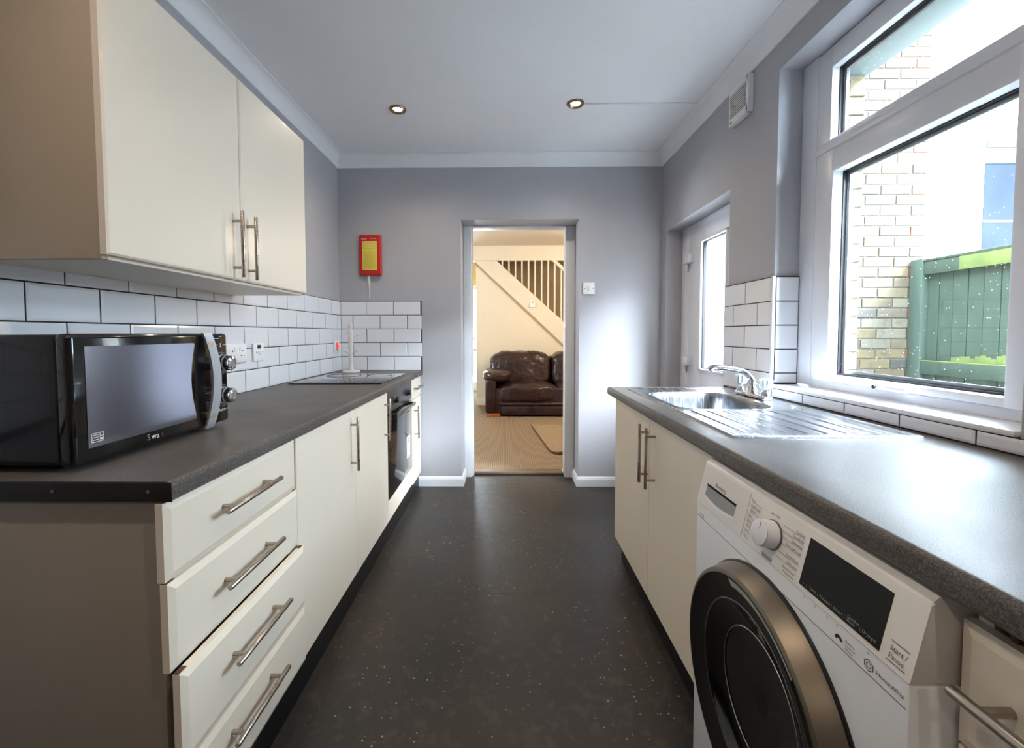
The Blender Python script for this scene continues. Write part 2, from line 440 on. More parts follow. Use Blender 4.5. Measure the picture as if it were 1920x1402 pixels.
def text(name, s, size, origin, ud, vd, mat, parent, align='LEFT', lift=0.0004, wide=1.0):
    cu = bpy.data.curves.new('lettering', 'FONT'); cu.body = s; cu.size = size; cu.align_x = align; cu.resolution_u = 2
    tmp = bpy.data.objects.new('lettering', cu); COL.objects.link(tmp)
    bpy.context.view_layer.update()
    me = bpy.data.meshes.new_from_object(tmp.evaluated_get(bpy.context.evaluated_depsgraph_get()))
    bpy.data.objects.remove(tmp); bpy.data.curves.remove(cu)
    ud = Vector(ud).normalized(); vd = Vector(vd).normalized(); nd = ud.cross(vd)
    o = Vector(origin) + nd * lift
    for v in me.vertices: v.co = ud * (v.co.x * wide) + vd * v.co.y + nd * v.co.z
    me.name = name; me.materials.clear(); me.materials.append(MATS[mat])
    return place(name, me, o, parent)

def bar_handle(parent, a, b, out, stand=0.032, r=0.006, inset=0.032, name='handle', label=None, mat='steel'):
    """bar handle: a, b = ends of the bar; out = direction away from the door; posts reach back by stand"""
    a = Vector(a); b = Vector(b); out = Vector(out); t = (b - a).normalized()
    m = MB(); m.tube([a, a + t * 0.0015, b - t * 0.0015, b], [r * 0.85, r, r, r * 0.85], 14)
    for p in (a + t * inset, b - t * inset):
        m.tube([p, p - out * stand], r * 0.8, 10)
    return m.build(name, mat, parent, label=label)

WL, WR, B = -1.237, 1.148, 3.18
CEIL = 2.448; CORN = 2.363; WT = 0.876; WTB = 0.838; REAR = -2.3

# ------------------------------------------------------------------ room shell
fl = MB()
fl.box(WL - 0.3, 1.49, REAR - 0.2, 1.8445, -0.06, 0.0).box(WL - 0.3, 1.49, 1.8458, 3.44, -0.06, 0.0)
fl.box(WL - 0.3, 1.49, 1.8445, 1.8458, -0.06, -0.004)
fl.build('floor', 'vinyl_floor', kind='structure', smooth=0)
MB().box(WL - 0.3, 1.49, REAR - 0.2, 3.47, CEIL, CEIL + 0.12).build('ceiling', 'ceiling_paint', kind='structure', smooth=0)
wall_left = MB().box(WL - 0.2, WL, REAR - 0.2, 3.47, -0.02, CEIL + 0.05).build('wall_left', 'wall_paint', kind='structure', smooth=0)
MB().box(WL, WR, REAR - 0.2, REAR, -0.02, CEIL + 0.05).build('wall_front', 'wall_paint', kind='structure', smooth=0)
DL, DR, DT = -0.331, 0.544, 1.987
wall_back = MB().box(WL, DL, B, B + 0.29, -0.02, CEIL + 0.05).box(DR, 1.325, B, B + 0.29, -0.02, CEIL + 0.05).box(DL, DR, B, B + 0.29, DT, CEIL + 0.05).build(
    'wall_back', 'wall_paint', kind='structure', smooth=0)
# right wall with a window and a side door opening
WY0, WY1, WZ0, WZ1 = 0.957, 1.85, 0.905, 2.25
SY0, SY1, SZ1 = 2.227, 3.095, 1.882
def right_leaf(x0, x1, dy=0.0):
    m = MB(); t = CEIL + 0.05
    m.box(x0, x1, REAR - 0.2, WY0 + dy, -0.02, t).box(x0, x1, WY1 - dy, SY0, -0.02, t).box(x0, x1, SY1, B + 0.001 if x0 < 1.3 else 3.35, -0.02, t)
    m.box(x0, x1, WY0 + dy, WY1 - dy, -0.02, WZ0).box(x0, x1, WY0 + dy, WY1 - dy, WZ1 - dy, t).box(x0, x1, SY0, SY1, SZ1, t)
    return m
wall_right = right_leaf(WR, 1.325).build('wall_right', 'wall_paint', kind='structure', smooth=0)
outer = right_leaf(1.325, 1.478, 0.03).build('wall_right_outer', 'brick_surface', kind='structure', smooth=0)

# cornice (coving): curved section swept along three walls
def cove(n=7, d=CEIL - CORN, p=0.062):
    pts = [(0.0, -d), (0.008, -d)]
    for i in range(n + 1):
        a = i / n * math.pi / 2
        pts.append((0.010 + (p - 0.012) * (1 - math.cos(a)) , -d + 0.006 + (d - 0.012) * math.sin(a)))
    pts += [(p, -0.005), (p, 0.0), (0, 0)]
    return pts
cp = cove()
def cove_run(name, f, ends):
    m = MB()
    m.loops([[f(q, e, k) for q in cp] for k, e in enumerate(ends)])
    return m.build(name, 'cornice_white', kind='structure', smooth=30)
cove_run('trim_1', lambda q, e, k: (WL + q[0], e if k == 0 else B - q[0], CEIL + q[1]), (REAR, B))
cove_run('trim_2', lambda q, e, k: (WR - q[0], e if k == 0 else B - q[0], CEIL + q[1]), (REAR, B))
cove_run('trim_3', lambda q, e, k: (e + q[0] if k == 0 else e - q[0], B - q[0], CEIL + q[1]), (WL, WR))

# skirting boards
def skirt_poly(s): return [(0, 0), (0.016, 0), (0.016, 0.052), (0.010, 0.066), (0.004, 0.072), (0, 0.072)]
sk = skirt_poly(1)
def skirt_back(name, x0, x1, mit0, mit1):
    m = MB(); m.loops([[(x0 + mit0 * q[0], B - q[0], q[1]) for q in sk], [(x1 + mit1 * q[0], B - q[0], q[1]) for q in sk]])
    return m.build(name, 'skirting_white', kind='structure', smooth=20)
skirt_back('baseboard_back_left', -0.66, DL, 0, 1)
skirt_back('baseboard_back_right', DR, WR, -1, 0)
m = MB(); m.loops([[(DL + q[0], B - q[0], q[1]) for q in sk], [(DL + q[0], B + 0.19, q[1]) for q in sk]]); m.build('baseboard_reveal_left', 'skirting_white', kind='structure', smooth=20)
m = MB(); m.loops([[(DR - q[0], B - q[0], q[1]) for q in sk], [(DR - q[0], B + 0.19, q[1]) for q in sk]]); m.build('baseboard_reveal_right', 'skirting_white', kind='structure', smooth=20)

# lining of the doorway to the living room
lin_o = structure('door_frame_living', (0.1, B + 0.24, 0))
YL0, YL1 = B + 0.19, B + 0.30
MB().box(DL + 0.001, -0.268, YL0, YL1, 0.0, DT - 0.001, 0.003).build('jamb', 'skirting_white', lin_o)
MB().box(0.468, DR - 0.001, YL0, YL1, 0.0, DT - 0.001, 0.003).build('jamb', 'skirting_white', lin_o)
MB().box(-0.268, 0.468, YL0, YL1, DT - 0.012, DT - 0.001, 0.002).build('head', 'skirting_white', lin_o)
MB().box(-0.268, -0.256, YL0 + 0.035, YL0 + 0.06, 0.0, DT - 0.012, 0.002).build('door_stop', 'skirting_white', lin_o)
MB().box(-0.268, 0.468, B + 0.255, B + 0.36, -0.01, 0.017, 0.005).build('threshold_strip', 'wood_sill', lin_o)
MB().box(-0.30, 0.50, B + 0.235, B + 0.256, -0.01, 0.006, 0.002).build('threshold_gap', 'black_gap', lin_o)

# ------------------------------------------------------------------ tiles: each its own piece
TP_U, TP_Z = 0.2025, 0.1025
TCACHE = {}
def tile_mesh(nrm, wu, wz, th=0.0085):
    key = (nrm, round(wu, 4), round(wz, 4))
    if key not in TCACHE:
        b = min(0.007, wu * 0.2, wz * 0.2)
        m = MB(); m.panel(nrm, -wu / 2, wu / 2, 0, wz, 0.0, [(0, 0), (th * 0.80, 0), (th * 0.86, 0.0008), (th, b)])
        TCACHE[key] = m.mesh('tile', 'tile_white', Vector((0, 0, 0)), smooth=0)
    return TCACHE[key]
def tile_row(parent, nrm, base, u_from, u_to, z0, z1, joints):
    """tiles between consecutive joints, clipped to the field"""
    g = 0.0021
    js = sorted(j for j in joints if u_from < j < u_to)
    ed = [u_from] + js + [u_to]
    for a, b in zip(ed[:-1], ed[1:]):
        if b - a < 0.012: continue
        me = tile_mesh(nrm, b - a - 2 * g, z1 - z0 - 2 * g)
        u = (a + b) / 2
        loc = (base, u, z0 + g) if nrm[1] == 'x' else (u, base, z0 + g)
        place('tile', me, loc, parent)
rows = [(WT + i * TP_Z - (0 if i else 0), WT + (i + 1) * TP_Z) for i in range(5)]
TT = rows[-1][1]
# left wall: r1 joints (2nd row from the top) run 3.105 - k * pitch ; other rows are half-offset
MB().box(WL, WL + 0.0095, 0.30, B, WT - 0.03, TT + 0.0015).build('grout_bed', 'grout', wall_left, smooth=0)
for i, (z0, z1) in enumerate(rows):
    off = 3.105 if i in (1, 3) else 3.105 + TP_U / 2
    tile_row(wall_left, '+x', WL + 0.004, 0.31, B - 0.004, z0, z1, [off - k * TP_U for k in range(-1, 16)])
# back wall
BX1 = -0.623
MB().box(WL + 0.004, BX1 - 0.001, B - 0.0095, B, WT - 0.03, TT + 0.0015).build('grout_bed', 'grout', wall_back, smooth=0)
for i, (z0, z1) in enumerate(rows):
    off = -1.135 if i in (1, 3) else -1.135 + TP_U / 2
    off = {0: -1.033, 1: -1.135, 2: -1.033, 3: -1.135, 4: -1.035}[i]
    tile_row(wall_back, '-y', B - 0.004, WL + 0.012, BX1 + 0.0012, z0, z1, [off + k * TP_U for k in range(-1, 4)])
# right wall between side door and window
TY0, TY1 = WY1, 2.240
MB().box(WR - 0.0095, WR, TY0, TY1 - 0.002, WT - 0.03, TT + 0.0015).build('grout_bed', 'grout', wall_right, smooth=0)
for i, (z0, z1) in enumerate(rows):
    off = 1.95 if i in (1, 3) else 2.05
    tile_row(wall_right, '-x', WR - 0.004, TY0 + 0.003, TY1, z0, z1, [off + k * TP_U for k in range(-2, 3)])
# return of the tiles into the window reveal
MB().box(WR, 1.25, WY1 - 0.0095, WY1, 0.93, TT + 0.0015).build('grout_bed', 'grout', wall_right, smooth=0)
for i, (z0, z1) in enumerate(rows):
    tile_row(wall_right, '-y', WY1 - 0.004, WR + 0.002, 1.247, max(z0, 0.935), z1, [])
MB().box(WR - 0.014, WR - 0.001, WY1 - 0.013, WY1 + 0.001, WT, TT + 0.003, 0.002).build('corner_trim', 'tile_trim', wall_right)
# low row under the sill
MB().box(WR - 0.0095, WR, -0.6, WY1 - 0.014, WT - 0.03, 0.914).build('grout_bed', 'grout', wall_right, smooth=0)
tile_row(wall_right, '-x', WR - 0.004, -0.55, WY1 - 0.016, WT + 0.002, 0.916, [1.642 - 0.2015 * k for k in range(0, 11)])

# ------------------------------------------------------------------ window (uPVC, fixed top light over an opening sash)
win = structure('window_1', (1.285, 1.4, WZ0), 'white plastic-framed kitchen window looking onto the yard')
XI, XO = 1.250, 1.318
def member(name, y0, y1, z0, z1, x0=XI, x1=XO, bev=0.004, mat='upvc', parent=None):
    return MB().box(x0, x1, y0, y1, z0, z1, bev).build(name, mat, parent or win)
FY0, FY1 = 0.957, 1.849
member('frame_cover', 1.762, FY1, 0.935, WZ1 - 0.002, XI - 0.002, XI + 0.02, 0.002)
member('frame_jamb', 1.692, 1.785, 0.935, WZ1 - 0.01)
member('frame_jamb', FY0, 1.062, 0.935, WZ1 - 0.002)
member('frame_head', FY0 + 0.01, 1.780, 2.165, WZ1 - 0.004, XI + 0.0012, XO - 0.001)
member('frame_foot', FY0 + 0.01, 1.780, 0.9315, 0.962, XI + 0.0012, XO - 0.001)
tr = MB(); tr.prism([(XO, 1.842), (XI - 0.004, 1.842), (XI - 0.012, 1.850), (XI - 0.012, 1.866), (XI + 0.004, 1.896), (XO, 1.896)], 'y', 1.015, 1.752)
tr.build('transom', 'upvc', win)
member('transom_end', 1.730, 1.757, 1.850, 1.882, XI - 0.008, XI + 0.01, 0.006)
# glazing beads + gasket round the top light
def glazed(y0, y1, z0, z1, xg, tag_):
    g = 0.007
    m = MB()
    for a in ((y0, y0 + g, z0, z1), (y1 - g, y1, z0, z1), (y0, y1, z0, z0 + g), (y0, y1, z1 - g, z1)):
        m.box(xg - 0.009, xg + 0.004, a[0], a[1], a[2], a[3])
    m.build('gasket', 'gasket', win, smooth=0)
    MB().box(xg - 0.003, xg + 0.003, y0 + 0.004, y1 - 0.004, z0 + 0.004, z1 - 0.004).build('pane', 'clear_glass', win, smooth=0)
    m = MB()
    for a in ((y0 + g, y0 + g + 0.012, z0, z1), (y1 - g - 0.012, y1 - g, z0, z1), (y0, y1, z0 + g, z0 + g + 0.012), (y0, y1, z1 - g - 0.012, z1 - g)):
        m.box(xg + 0.004, xg + 0.014, a[0], a[1], a[2], a[3])
    m.build('glazing_spacer', 'steel_dark', win, smooth=0)
glazed(1.062, 1.694, 1.894, 2.168, 1.288, 'top')
# opening sash
sash = structure('sash', (1.28, 1.38, 0.955)); sash.parent = win; sash.location = WLOC[sash] - WLOC[win]; del sash['kind']
SX0 = XI - 0.014
for nme, a in (('stile', (1.655, 1.742, 0.962, 1.846)), ('stile', (1.016, 1.072, 0.962, 1.846)), ('rail', (1.05, 1.70, 1.758, 1.846)), ('rail', (1.05, 1.70, 0.962, 0.990))):
    m = MB(); y0, y1, z0, z1 = a
    q = 0.0012 if nme == 'rail' else 0.0
    m.box(SX0 + q, XO - 0.01 - q, y0, y1, z0 + q, z1 - q, 0.006); m.build(nme, 'upvc', sash)
glazed(1.070, 1.657, 0.988, 1.762, 1.284, 'low')
hn = MB(); hn.box(SX0 - 0.013, SX0, 1.352, 1.430, 0.963, 0.985, 0.005); hn.box(SX0 - 0.030, SX0 - 0.013, 1.300, 1.424, 0.965, 0.982, 0.007)
hn = hn.build('handle', 'white_plastic', sash)
MB().lathe([(0.006, 0), (0.006, 0.004)], (SX0 - 0.0335, 1.408, 0.9735), 'x', 14).build('lock_button', 'black_plastic', sash)
member('screw_cap', 1.795, 1.812, 1.425, 1.442, XI - 0.006, XI, 0.003)
# tiled sill
sill = MB().box(WR - 0.014, 1.262, WY0 + 0.001, WY1 - 0.012, 0.916, 0.931, 0.004).build('window_sill', 'tile_trim', win)
# outer lintel and brick jamb
MB().box(1.33, 1.492, 0.80, 1.97, 2.205, 2.34, 0.006).build('outer_lintel', 'soffit_grey', win)

# ------------------------------------------------------------------ side door (uPVC, obscured glass)
dr = structure('door_1', (1.29, 2.66, 0.0), 'white plastic side door with an obscured glass pane')
DX0, DX1 = 1.266, 1.330
def dbox(name, y0, y1, z0, z1, x0=DX0, x1=DX1, bev=0.004, mat='upvc'):
    return MB().box(x0, x1, y0, y1, z0, z1, bev).build(name, mat, dr)
dbox('frame_jamb', 2.975, SY1 - 0.001, 0.002, SZ1 - 0.001, DX0 - 0.004); dbox('frame_jamb', SY0 + 0.001, 2.295, 0.002, SZ1 - 0.001, DX0 - 0.004)
dbox('frame_head', 2.285, 2.985, 1.835, SZ1 - 0.002, DX0 - 0.003, DX1 - 0.001)
dbox('frame_bead', 2.955, 2.980, 0.02, 1.838, DX0 - 0.012, DX0 + 0.02, 0.006)
dbox('stile', 2.770, 2.958, 0.02, 1.838, DX0 - 0.010); dbox('stile', 2.298, 2.455, 0.02, 1.838, DX0 - 0.010)
dbox('rail', 2.450, 2.775, 1.735, 1.837, DX0 - 0.009, DX1 - 0.001); dbox('rail', 2.450, 2.775, 0.021, 0.915, DX0 - 0.009, DX1 - 0.001)
m = MB()
for a in ((2.445, 2.462, 0.905, 1.745), (2.763, 2.780, 0.905, 1.745), (2.445, 2.780, 0.905, 0.922), (2.445, 2.780, 1.730, 1.747)):
    m.box(DX0 - 0.020, DX0 + 0.02, a[0], a[1], a[2], a[3], 0.003)
m.build('glazing_bead', 'upvc', dr)
m = MB()
for a in ((2.460, 2.466, 0.92, 1.732), (2.755, 2.764, 0.92, 1.732), (2.46, 2.764, 0.920, 0.926), (2.46, 2.764, 1.726, 1.732)):
    m.box(DX0 - 0.004, DX0 + 0.02, a[0], a[1], a[2], a[3])
m.build('gasket', 'gasket', dr, smooth=0)
MB().box(DX0 + 0.012, DX0 + 0.018, 2.462, 2.764, 0.92, 1.732).build('pane', 'frosted_glass', dr, smooth=0)
for zz in (1.62, 0.93):
    h1 = dbox('hinge', 2.890, 2.985, zz, zz + 0.060, DX0 - 0.046, DX0 - 0.006, 0.006)
    MB().lathe([(0.011, 0), (0.011, 0.05)], (DX0 - 0.024, 2.965, zz - 0.052), 'z', 14).build('hinge_pin', 'upvc', h1)

# ------------------------------------------------------------------ left worktop and units
def worktop_profile(xe, xw, sg, r=0.012):
    """rounded front edge; sg = +1 when the edge faces +x"""
    pts = [(xw, WTB), (xe - sg * 0.004, WTB), (xe, WTB + 0.005)]
    for i in range(6):
        a = i / 5 * math.pi / 2
        pts.append((xe - sg * r + sg * r * math.cos(a), WT - r + r * math.sin(a)))
    pts.append((xw, WT))
    return pts
WXL, WXR, WY = -0.623, 0.521, 0.778
wl = thing('worktop', 'dark brown-grey laminate worktop along the tiled wall under the microwave', 'worktop', (-0.93, 1.98, WTB))
MB().prism(worktop_profile(WXL, WL + 0.001, 1), 'y', WY, B - 0.001).build('slab', 'worktop', wl)
es = MB().box(WL + 0.001, WXL + 0.001, WY - 0.003, WY, WTB, WT - 0.001, 0.001).build('end_strip', 'edge_strip', wl)
for x in (-0.845, -0.665):
    MB().lathe([(0.0035, -0.0015), (0.0035, 0.0005)], (x, WY - 0.003, 0.858), 'y', 10).build('screw', 'steel_dark', es)

FX = -0.654     # front of the carcasses on the left run
PZ = 0.126      # top of the plinth
CHAM = [(0, 0), (0.014, 0), (0.019, 0.013), (0.0195, 0.0145)]     # chamfered edge of a drawer front
SLAB = [(0, 0), (0.0165, 0), (0.0185, 0.0022), (0.019, 0.004)]    # soft-edged door
def carcass(parent, x0, x1, y0, y1, z0, z1, mat='cream', open_side='+x', side0=None, top=True):
    t = 0.016
    m = MB()
    m.box(x0, x1, y1 - t, y1, z0, z1).box(x0, x1, y0 + t, y1 - t, z0, z0 + t)
    if top: m.box(x0, x1, y0 + t, y1 - t, z1 - t, z1)
    else: m.box(x0, x0 + 0.03, y0 + t, y1 - t, z1 - t, z1)
    if open_side == '+x': m.box(x0, x0 + 0.006, y0 + t, y1 - t, z0 + t, z1 - t)
    else: m.box(x1 - 0.006, x1, y0 + t, y1 - t, z0 + t, z1 - t)
    if side0 is None: m.box(x0, x1, y0, y0 + t, z0, z1)
    b = m.build('body', mat, parent, smooth=0)
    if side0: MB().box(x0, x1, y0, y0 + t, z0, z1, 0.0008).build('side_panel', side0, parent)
    return b

du = thing('drawer_cabinet', 'cream four-drawer base unit below the microwave', 'cabinet', (-0.94, 1.03, PZ))
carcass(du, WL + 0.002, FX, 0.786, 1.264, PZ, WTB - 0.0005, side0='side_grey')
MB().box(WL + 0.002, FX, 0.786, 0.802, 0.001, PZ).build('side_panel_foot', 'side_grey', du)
DRAW = [(0.683, 0.834, 0.0, 0.904, 1.126, 0.765), (0.509, 0.680, 0.004, 0.897, 1.124, 0.600), (0.327, 0.506, 0.022, 0.892, 1.119, 0.433), (0.150, 0.318, 0.022, 0.879, 1.100, 0.262)]
for k, (z0, z1, pull, ha, hb, hz) in enumerate(DRAW):
    y0, y1 = 0.774, 1.268
    m = MB(); m.panel('+x', y0, y1, z0, z1, FX + pull + 0.0005, CHAM)
    d = m.build('drawer', 'cream', du, smooth=0)
    xb = FX + pull + 0.0195 + 0.032
    bar_handle(d, (xb, ha, hz), (xb, hb, hz), (1, 0, 0), r=0.0062, label='brushed steel bar handle')
    if pull > 0.01:   # the pulled-out drawer box shows behind the front
        MB().box(FX - 0.40, FX + pull, y0 + 0.03, y0 + 0.042, z0 + 0.02, z1 - 0.03).build('drawer_side', 'rust' if k == 2 else 'side_grey', d, smooth=0)
    if k in (1, 2):   # worn corners at the top of the front
        MB().box(FX + pull + 0.001, FX + pull + 0.012, y0 + 0.001, y0 + 0.022, z1 - 0.0005, z1 + 0.0012, 0.0004).build('chipped_edge', 'rust', d)
        MB().box(FX + pull + 0.001, FX + pull + 0.012, y1 - 0.016, y1 - 0.001, z1 - 0.0005, z1 + 0.0012, 0.0004).build('chipped_edge', 'rust', d)

dc = thing('base_cabinet', 'cream two-door base unit between the drawers and the oven', 'cabinet', (-0.94, 1.77, PZ))
carcass(dc, WL + 0.002, FX, 1.2655, 2.274, PZ, WTB - 0.0005)
for y0, y1, hy in ((1.270, 1.7775, 1.724), (1.7805, 2.270, 2.212)):
    m = MB(); m.panel('+x', y0, y1, PZ + 0.002, WTB - 0.004, FX + 0.0005, SLAB)
    d = m.build('door', 'cream', dc, smooth=0)
    xb = FX + 0.0195 + 0.030
    bar_handle(d, (xb, hy, 0.589), (xb, hy, 0.810), (1, 0, 0), stand=0.030, r=0.0058)

ov = thing('oven', 'built-in black glass oven with steel control panel and white paper sticker', 'oven', (-0.90, 2.575, 0.235))
OY0, OY1, OX = 2.280, 2.872, -0.642
MB().box(WL + 0.08, OX - 0.018, OY0 + 0.004, OY1 - 0.004, 0.236, 0.834).build('body', 'black_plastic', ov, smooth=0)
cpn = MB().box(OX - 0.018, OX + 0.004, OY0, OY1, 0.712, 0.832, 0.002).build('control_panel', 'steel_dark', ov)
for y in (2.425, 2.725):
    m = MB(); m.lathe([(0.022, 0), (0.022, 0.006), (0.018, 0.009), (0.017, 0.026), (0.0155, 0.028)], (OX + 0.004, y, 0.771), 'x', 20)
    k = m.build('knob', 'black_plastic', ov)
    MB().lathe([(0.0245, 0), (0.0245, 0.002)], (OX + 0.004, y, 0.771), 'x', 20).build('knob_ring', 'chrome', k)
od = MB().box(OX - 0.016, OX + 0.006, OY0, OY1, 0.240, 0.702, 0.003).build('oven_door', 'black_gloss', ov)
m = MB(); m.box(OX + 0.036, OX + 0.050, OY0 + 0.07, OY1 - 0.07, 0.682, 0.700, 0.003); m.build('handle', 'steel', od)
for y in (OY0 + 0.07, OY1 - 0.088):
    MB().box(OX + 0.006, OX + 0.040, y, y + 0.018, 0.680, 0.700, 0.002).build('handle_bracket', 'black_plastic', od)
MB().box(OX + 0.0062, OX + 0.0068, 2.712, 2.798, 0.345, 0.482, 0.0002).build('sticker', 'paper_white', od)
for zz in (0.462, 0.445): MB().box(OX + 0.0067, OX + 0.0071, 2.728, 2.776, zz, zz + 0.006).build('sticker_print', 'dark_print', od, smooth=0)
ou = thing('oven_housing', 'white filler panel and housing under the built-in oven', 'cabinet', (-0.94, 2.575, PZ))
MB().box(WL + 0.002, FX, 2.2755, 2.2795, PZ, WTB - 0.0005).box(WL + 0.002, FX, 2.8735, 2.877, PZ, WTB - 0.0005).box(WL + 0.002, FX, 2.2795, 2.8735, PZ, 0.150).build('body', 'cream', ou, smooth=0)
m = MB(); m.panel('+x', 2.277, 2.8755, PZ + 0.002, 0.234, FX + 0.0005, SLAB); m.build('filler_panel', 'cream', ou, smooth=0)

nc = thing('narrow_cabinet', 'narrow cream end unit with drawer over door beside the back wall', 'cabinet', (-0.94, 3.03, PZ))
carcass(nc, WL + 0.002, FX, 2.8775, 3.172, PZ, WTB - 0.0005)
m = MB(); m.panel('+x', 2.880, 3.160, 0.700, 0.833, FX + 0.0005, SLAB); d = m.build('drawer', 'cream', nc, smooth=0)
bar_handle(d, (FX + 0.05, 2.900, 0.770), (FX + 0.05, 3.115, 0.770), (1, 0, 0), stand=0.030, r=0.0058)
m = MB(); m.panel('+x', 2.880, 3.160, 0.112, 0.692, FX + 0.0005, SLAB); d = m.build('door', 'cream', nc, smooth=0)
bar_handle(d, (FX + 0.05, 2.935, 0.420), (FX + 0.05, 2.935, 0.648), (1, 0, 0), stand=0.030, r=0.0058)
tag(MB().box(-0.672, -0.656, 0.803, 3.163, 0.0, PZ - 0.001, 0.001).build('plinth', 'plinth_black'), 'black plinth board under the units below the hob and microwave', 'plinth')

# ------------------------------------------------------------------ wall cabinet
wc = thing('wall_cabinet', 'cream two-door wall cupboard hung above the microwave', 'cabinet', (-1.07, 1.44, 1.322))
CX = -0.914
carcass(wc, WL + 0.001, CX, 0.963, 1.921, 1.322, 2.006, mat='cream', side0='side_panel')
for y0, y1, hy in ((0.960, 1.4535, 1.408), (1.4565, 1.924, 1.484)):
    m = MB(); m.panel('+x', y0, y1, 1.331, 2.006, CX + 0.0005, [(0, 0), (0.015, 0), (0.0185, 0.005), (0.0195, 0.010), (0.0196, 0.012)])
    d = m.build('door', 'cream', wc, smooth=20)
    xb = CX + 0.0196 + 0.032
    bar_handle(d, (xb, hy, 1.337), (xb, hy, 1.553), (1, 0, 0), r=0.006)

# ------------------------------------------------------------------ right worktop, sink, units
SKX0, SKX1, SKY0, SKY1 = 0.592, 1.096, 1.112, 2.100        # sink outline
wr = thing('worktop', 'dark grey laminate worktop with the inset sink under the window', 'worktop', (0.83, 0.9, WTB))
m = MB()
m.prism(worktop_profile(WXR, 0.625, -1), 'y', -0.5, 2.185)
m.box(0.625, WR - 0.0055, -0.5, 1.50, WTB, WT).box(0.625, WR - 0.0055, 2.0, 2.185, WTB, WT).box(1.02, WR - 0.0055, 1.50, 2.0, WTB, WT)
bmesh.ops.remove_doubles(m.bm, verts=m.bm.verts, dist=1e-5)
m.build('slab', 'worktop', wr)

def sink_height(x, y):
    """pressed steel: rolled rim, bowl, sloping ribbed drainer"""
    z = 0.006
    e = min(x - SKX0, SKX1 - x, y - SKY0, SKY1 - y)
    if e < 0.010: z = 0.006 * math.sin(max(0, min(1, e / 0.008)) * math.pi / 2)
    elif e < 0.020: z = 0.006 - 0.002 * (e - 0.010) / 0.010
    else: z = 0.004
    # bowl
    cx, cy, hx, hy, r = 0.812, 1.745, 0.175, 0.215, 0.085
    qx, qy = abs(x - cx) - hx + r, abs(y - cy) - hy + r
    d = math.hypot(max(qx, 0), max(qy, 0)) + min(max(qx, qy), 0) - r
    if d < 0:
        t = min(1, -d / 0.045); z = 0.004 - 0.150 * (1 - (1 - t) ** 2.4)
        if t >= 1: z = -0.146 - 0.006 * min(1, (-d - 0.045) / 0.12)
    elif d < 0.012 and e > 0.02: z = min(z, 0.004 - 0.0012 * (1 - d / 0.012))
    # drainer
    if y < 1.505 and e > 0.026 and x < 1.020:
        s = min(1, (1.505 - y) / 0.02) * min(1, (y - 1.138) / 0.02) * min(1, (x - 0.618) / 0.01) * min(1, (1.02 - x) / 0.01)
        z = 0.004 - 0.0022 * max(0, s)
        for k in range(7):
            gx = 0.655 + k * 0.054
            dx = abs(x - gx)
            if dx < 0.006: z += 0.0026 * max(0, s) * math.cos(dx / 0.006 * math.pi / 2)
    return WT + z
sm = MB(); st = 0.003
nx = int(round((SKX1 - SKX0) / st)); ny = int(round((SKY1 - SKY0) / st))
grid = [[sm.bm.verts.new((SKX0 + i * (SKX1 - SKX0) / nx, SKY0 + j * (SKY1 - SKY0) / ny, sink_height(SKX0 + i * (SKX1 - SKX0) / nx, SKY0 + j * (SKY1 - SKY0) / ny))) for j in range(ny + 1)] for i in range(nx + 1)]
for i in range(nx):
    for j in range(ny):
        sm.bm.faces.new((grid[i][j], grid[i + 1][j], grid[i + 1][j + 1], grid[i][j + 1]))
sk_o = thing('sink', 'stainless steel inset sink with ribbed drainer under the kitchen window', 'sink', (0.844, 1.606, WT))
sm.build('basin', 'sink_steel', sk_o, smooth=60)
m = MB(); m.lathe([(0.017, 0), (0.017, 0.004), (0.012, 0.006)], (0.0, 0.0, 0.0), 'x', 18)
for v in m.bm.verts: v.co = Vector((0.962 - v.co.x, 1.70 + v.co.y, 0.822 + v.co.z))
m.build('overflow', 'black_plastic', sk_o)
MB().lathe([(0.040, 0.0), (0.040, 0.003), (0.030, 0.001), (0.010, 0.001)], (0.812, 1.745, 0.7255), 'z', 24).build('waste', 'chrome', sk_o)

tp = thing('kitchen_tap', 'chrome mixer tap with clear crystal knobs behind the sink', 'tap', (1.045, 1.815, WT + 0.004))
TX, TYa, TYb = 1.047, 1.725, 1.905
m = MB(); m.box(TX - 0.022, TX + 0.022, TYa - 0.018, TYb + 0.018, WT + 0.004, WT + 0.022, 0.008, 3)
m.lathe([(0.024, 0.0), (0.022, 0.02), (0.017, 0.032), (0.017, 0.045)], (TX, 1.815, WT + 0.018), 'z', 22)
for y in (TYa, TYb): m.lathe([(0.020, 0), (0.017, 0.014), (0.012, 0.020), (0.012, 0.026)], (TX, y, WT + 0.020), 'z', 18)
m.build('body', 'chrome', tp)
pts = []; z0 = WT + 0.060
for i in range(15):
    t = i / 14
    a = t * math.pi / 2
    pts.append((TX - 0.100 * (1 - math.cos(a)) - (0.060 * max(0, t - 0.6) / 0.4), 1.815 + 0.020 * t, z0 + 0.068 * math.sin(a)))
pts.append((pts[-1][0] - 0.014, pts[-1][1], pts[-1][2] - 0.008))
m = MB(); m.tube(pts, [0.0150] * 3 + [0.0135] * 4 + [0.0122] * 5 + [0.0122] * 2 + [0.0135, 0.0125], 16); m.build('spout', 'chrome', tp)
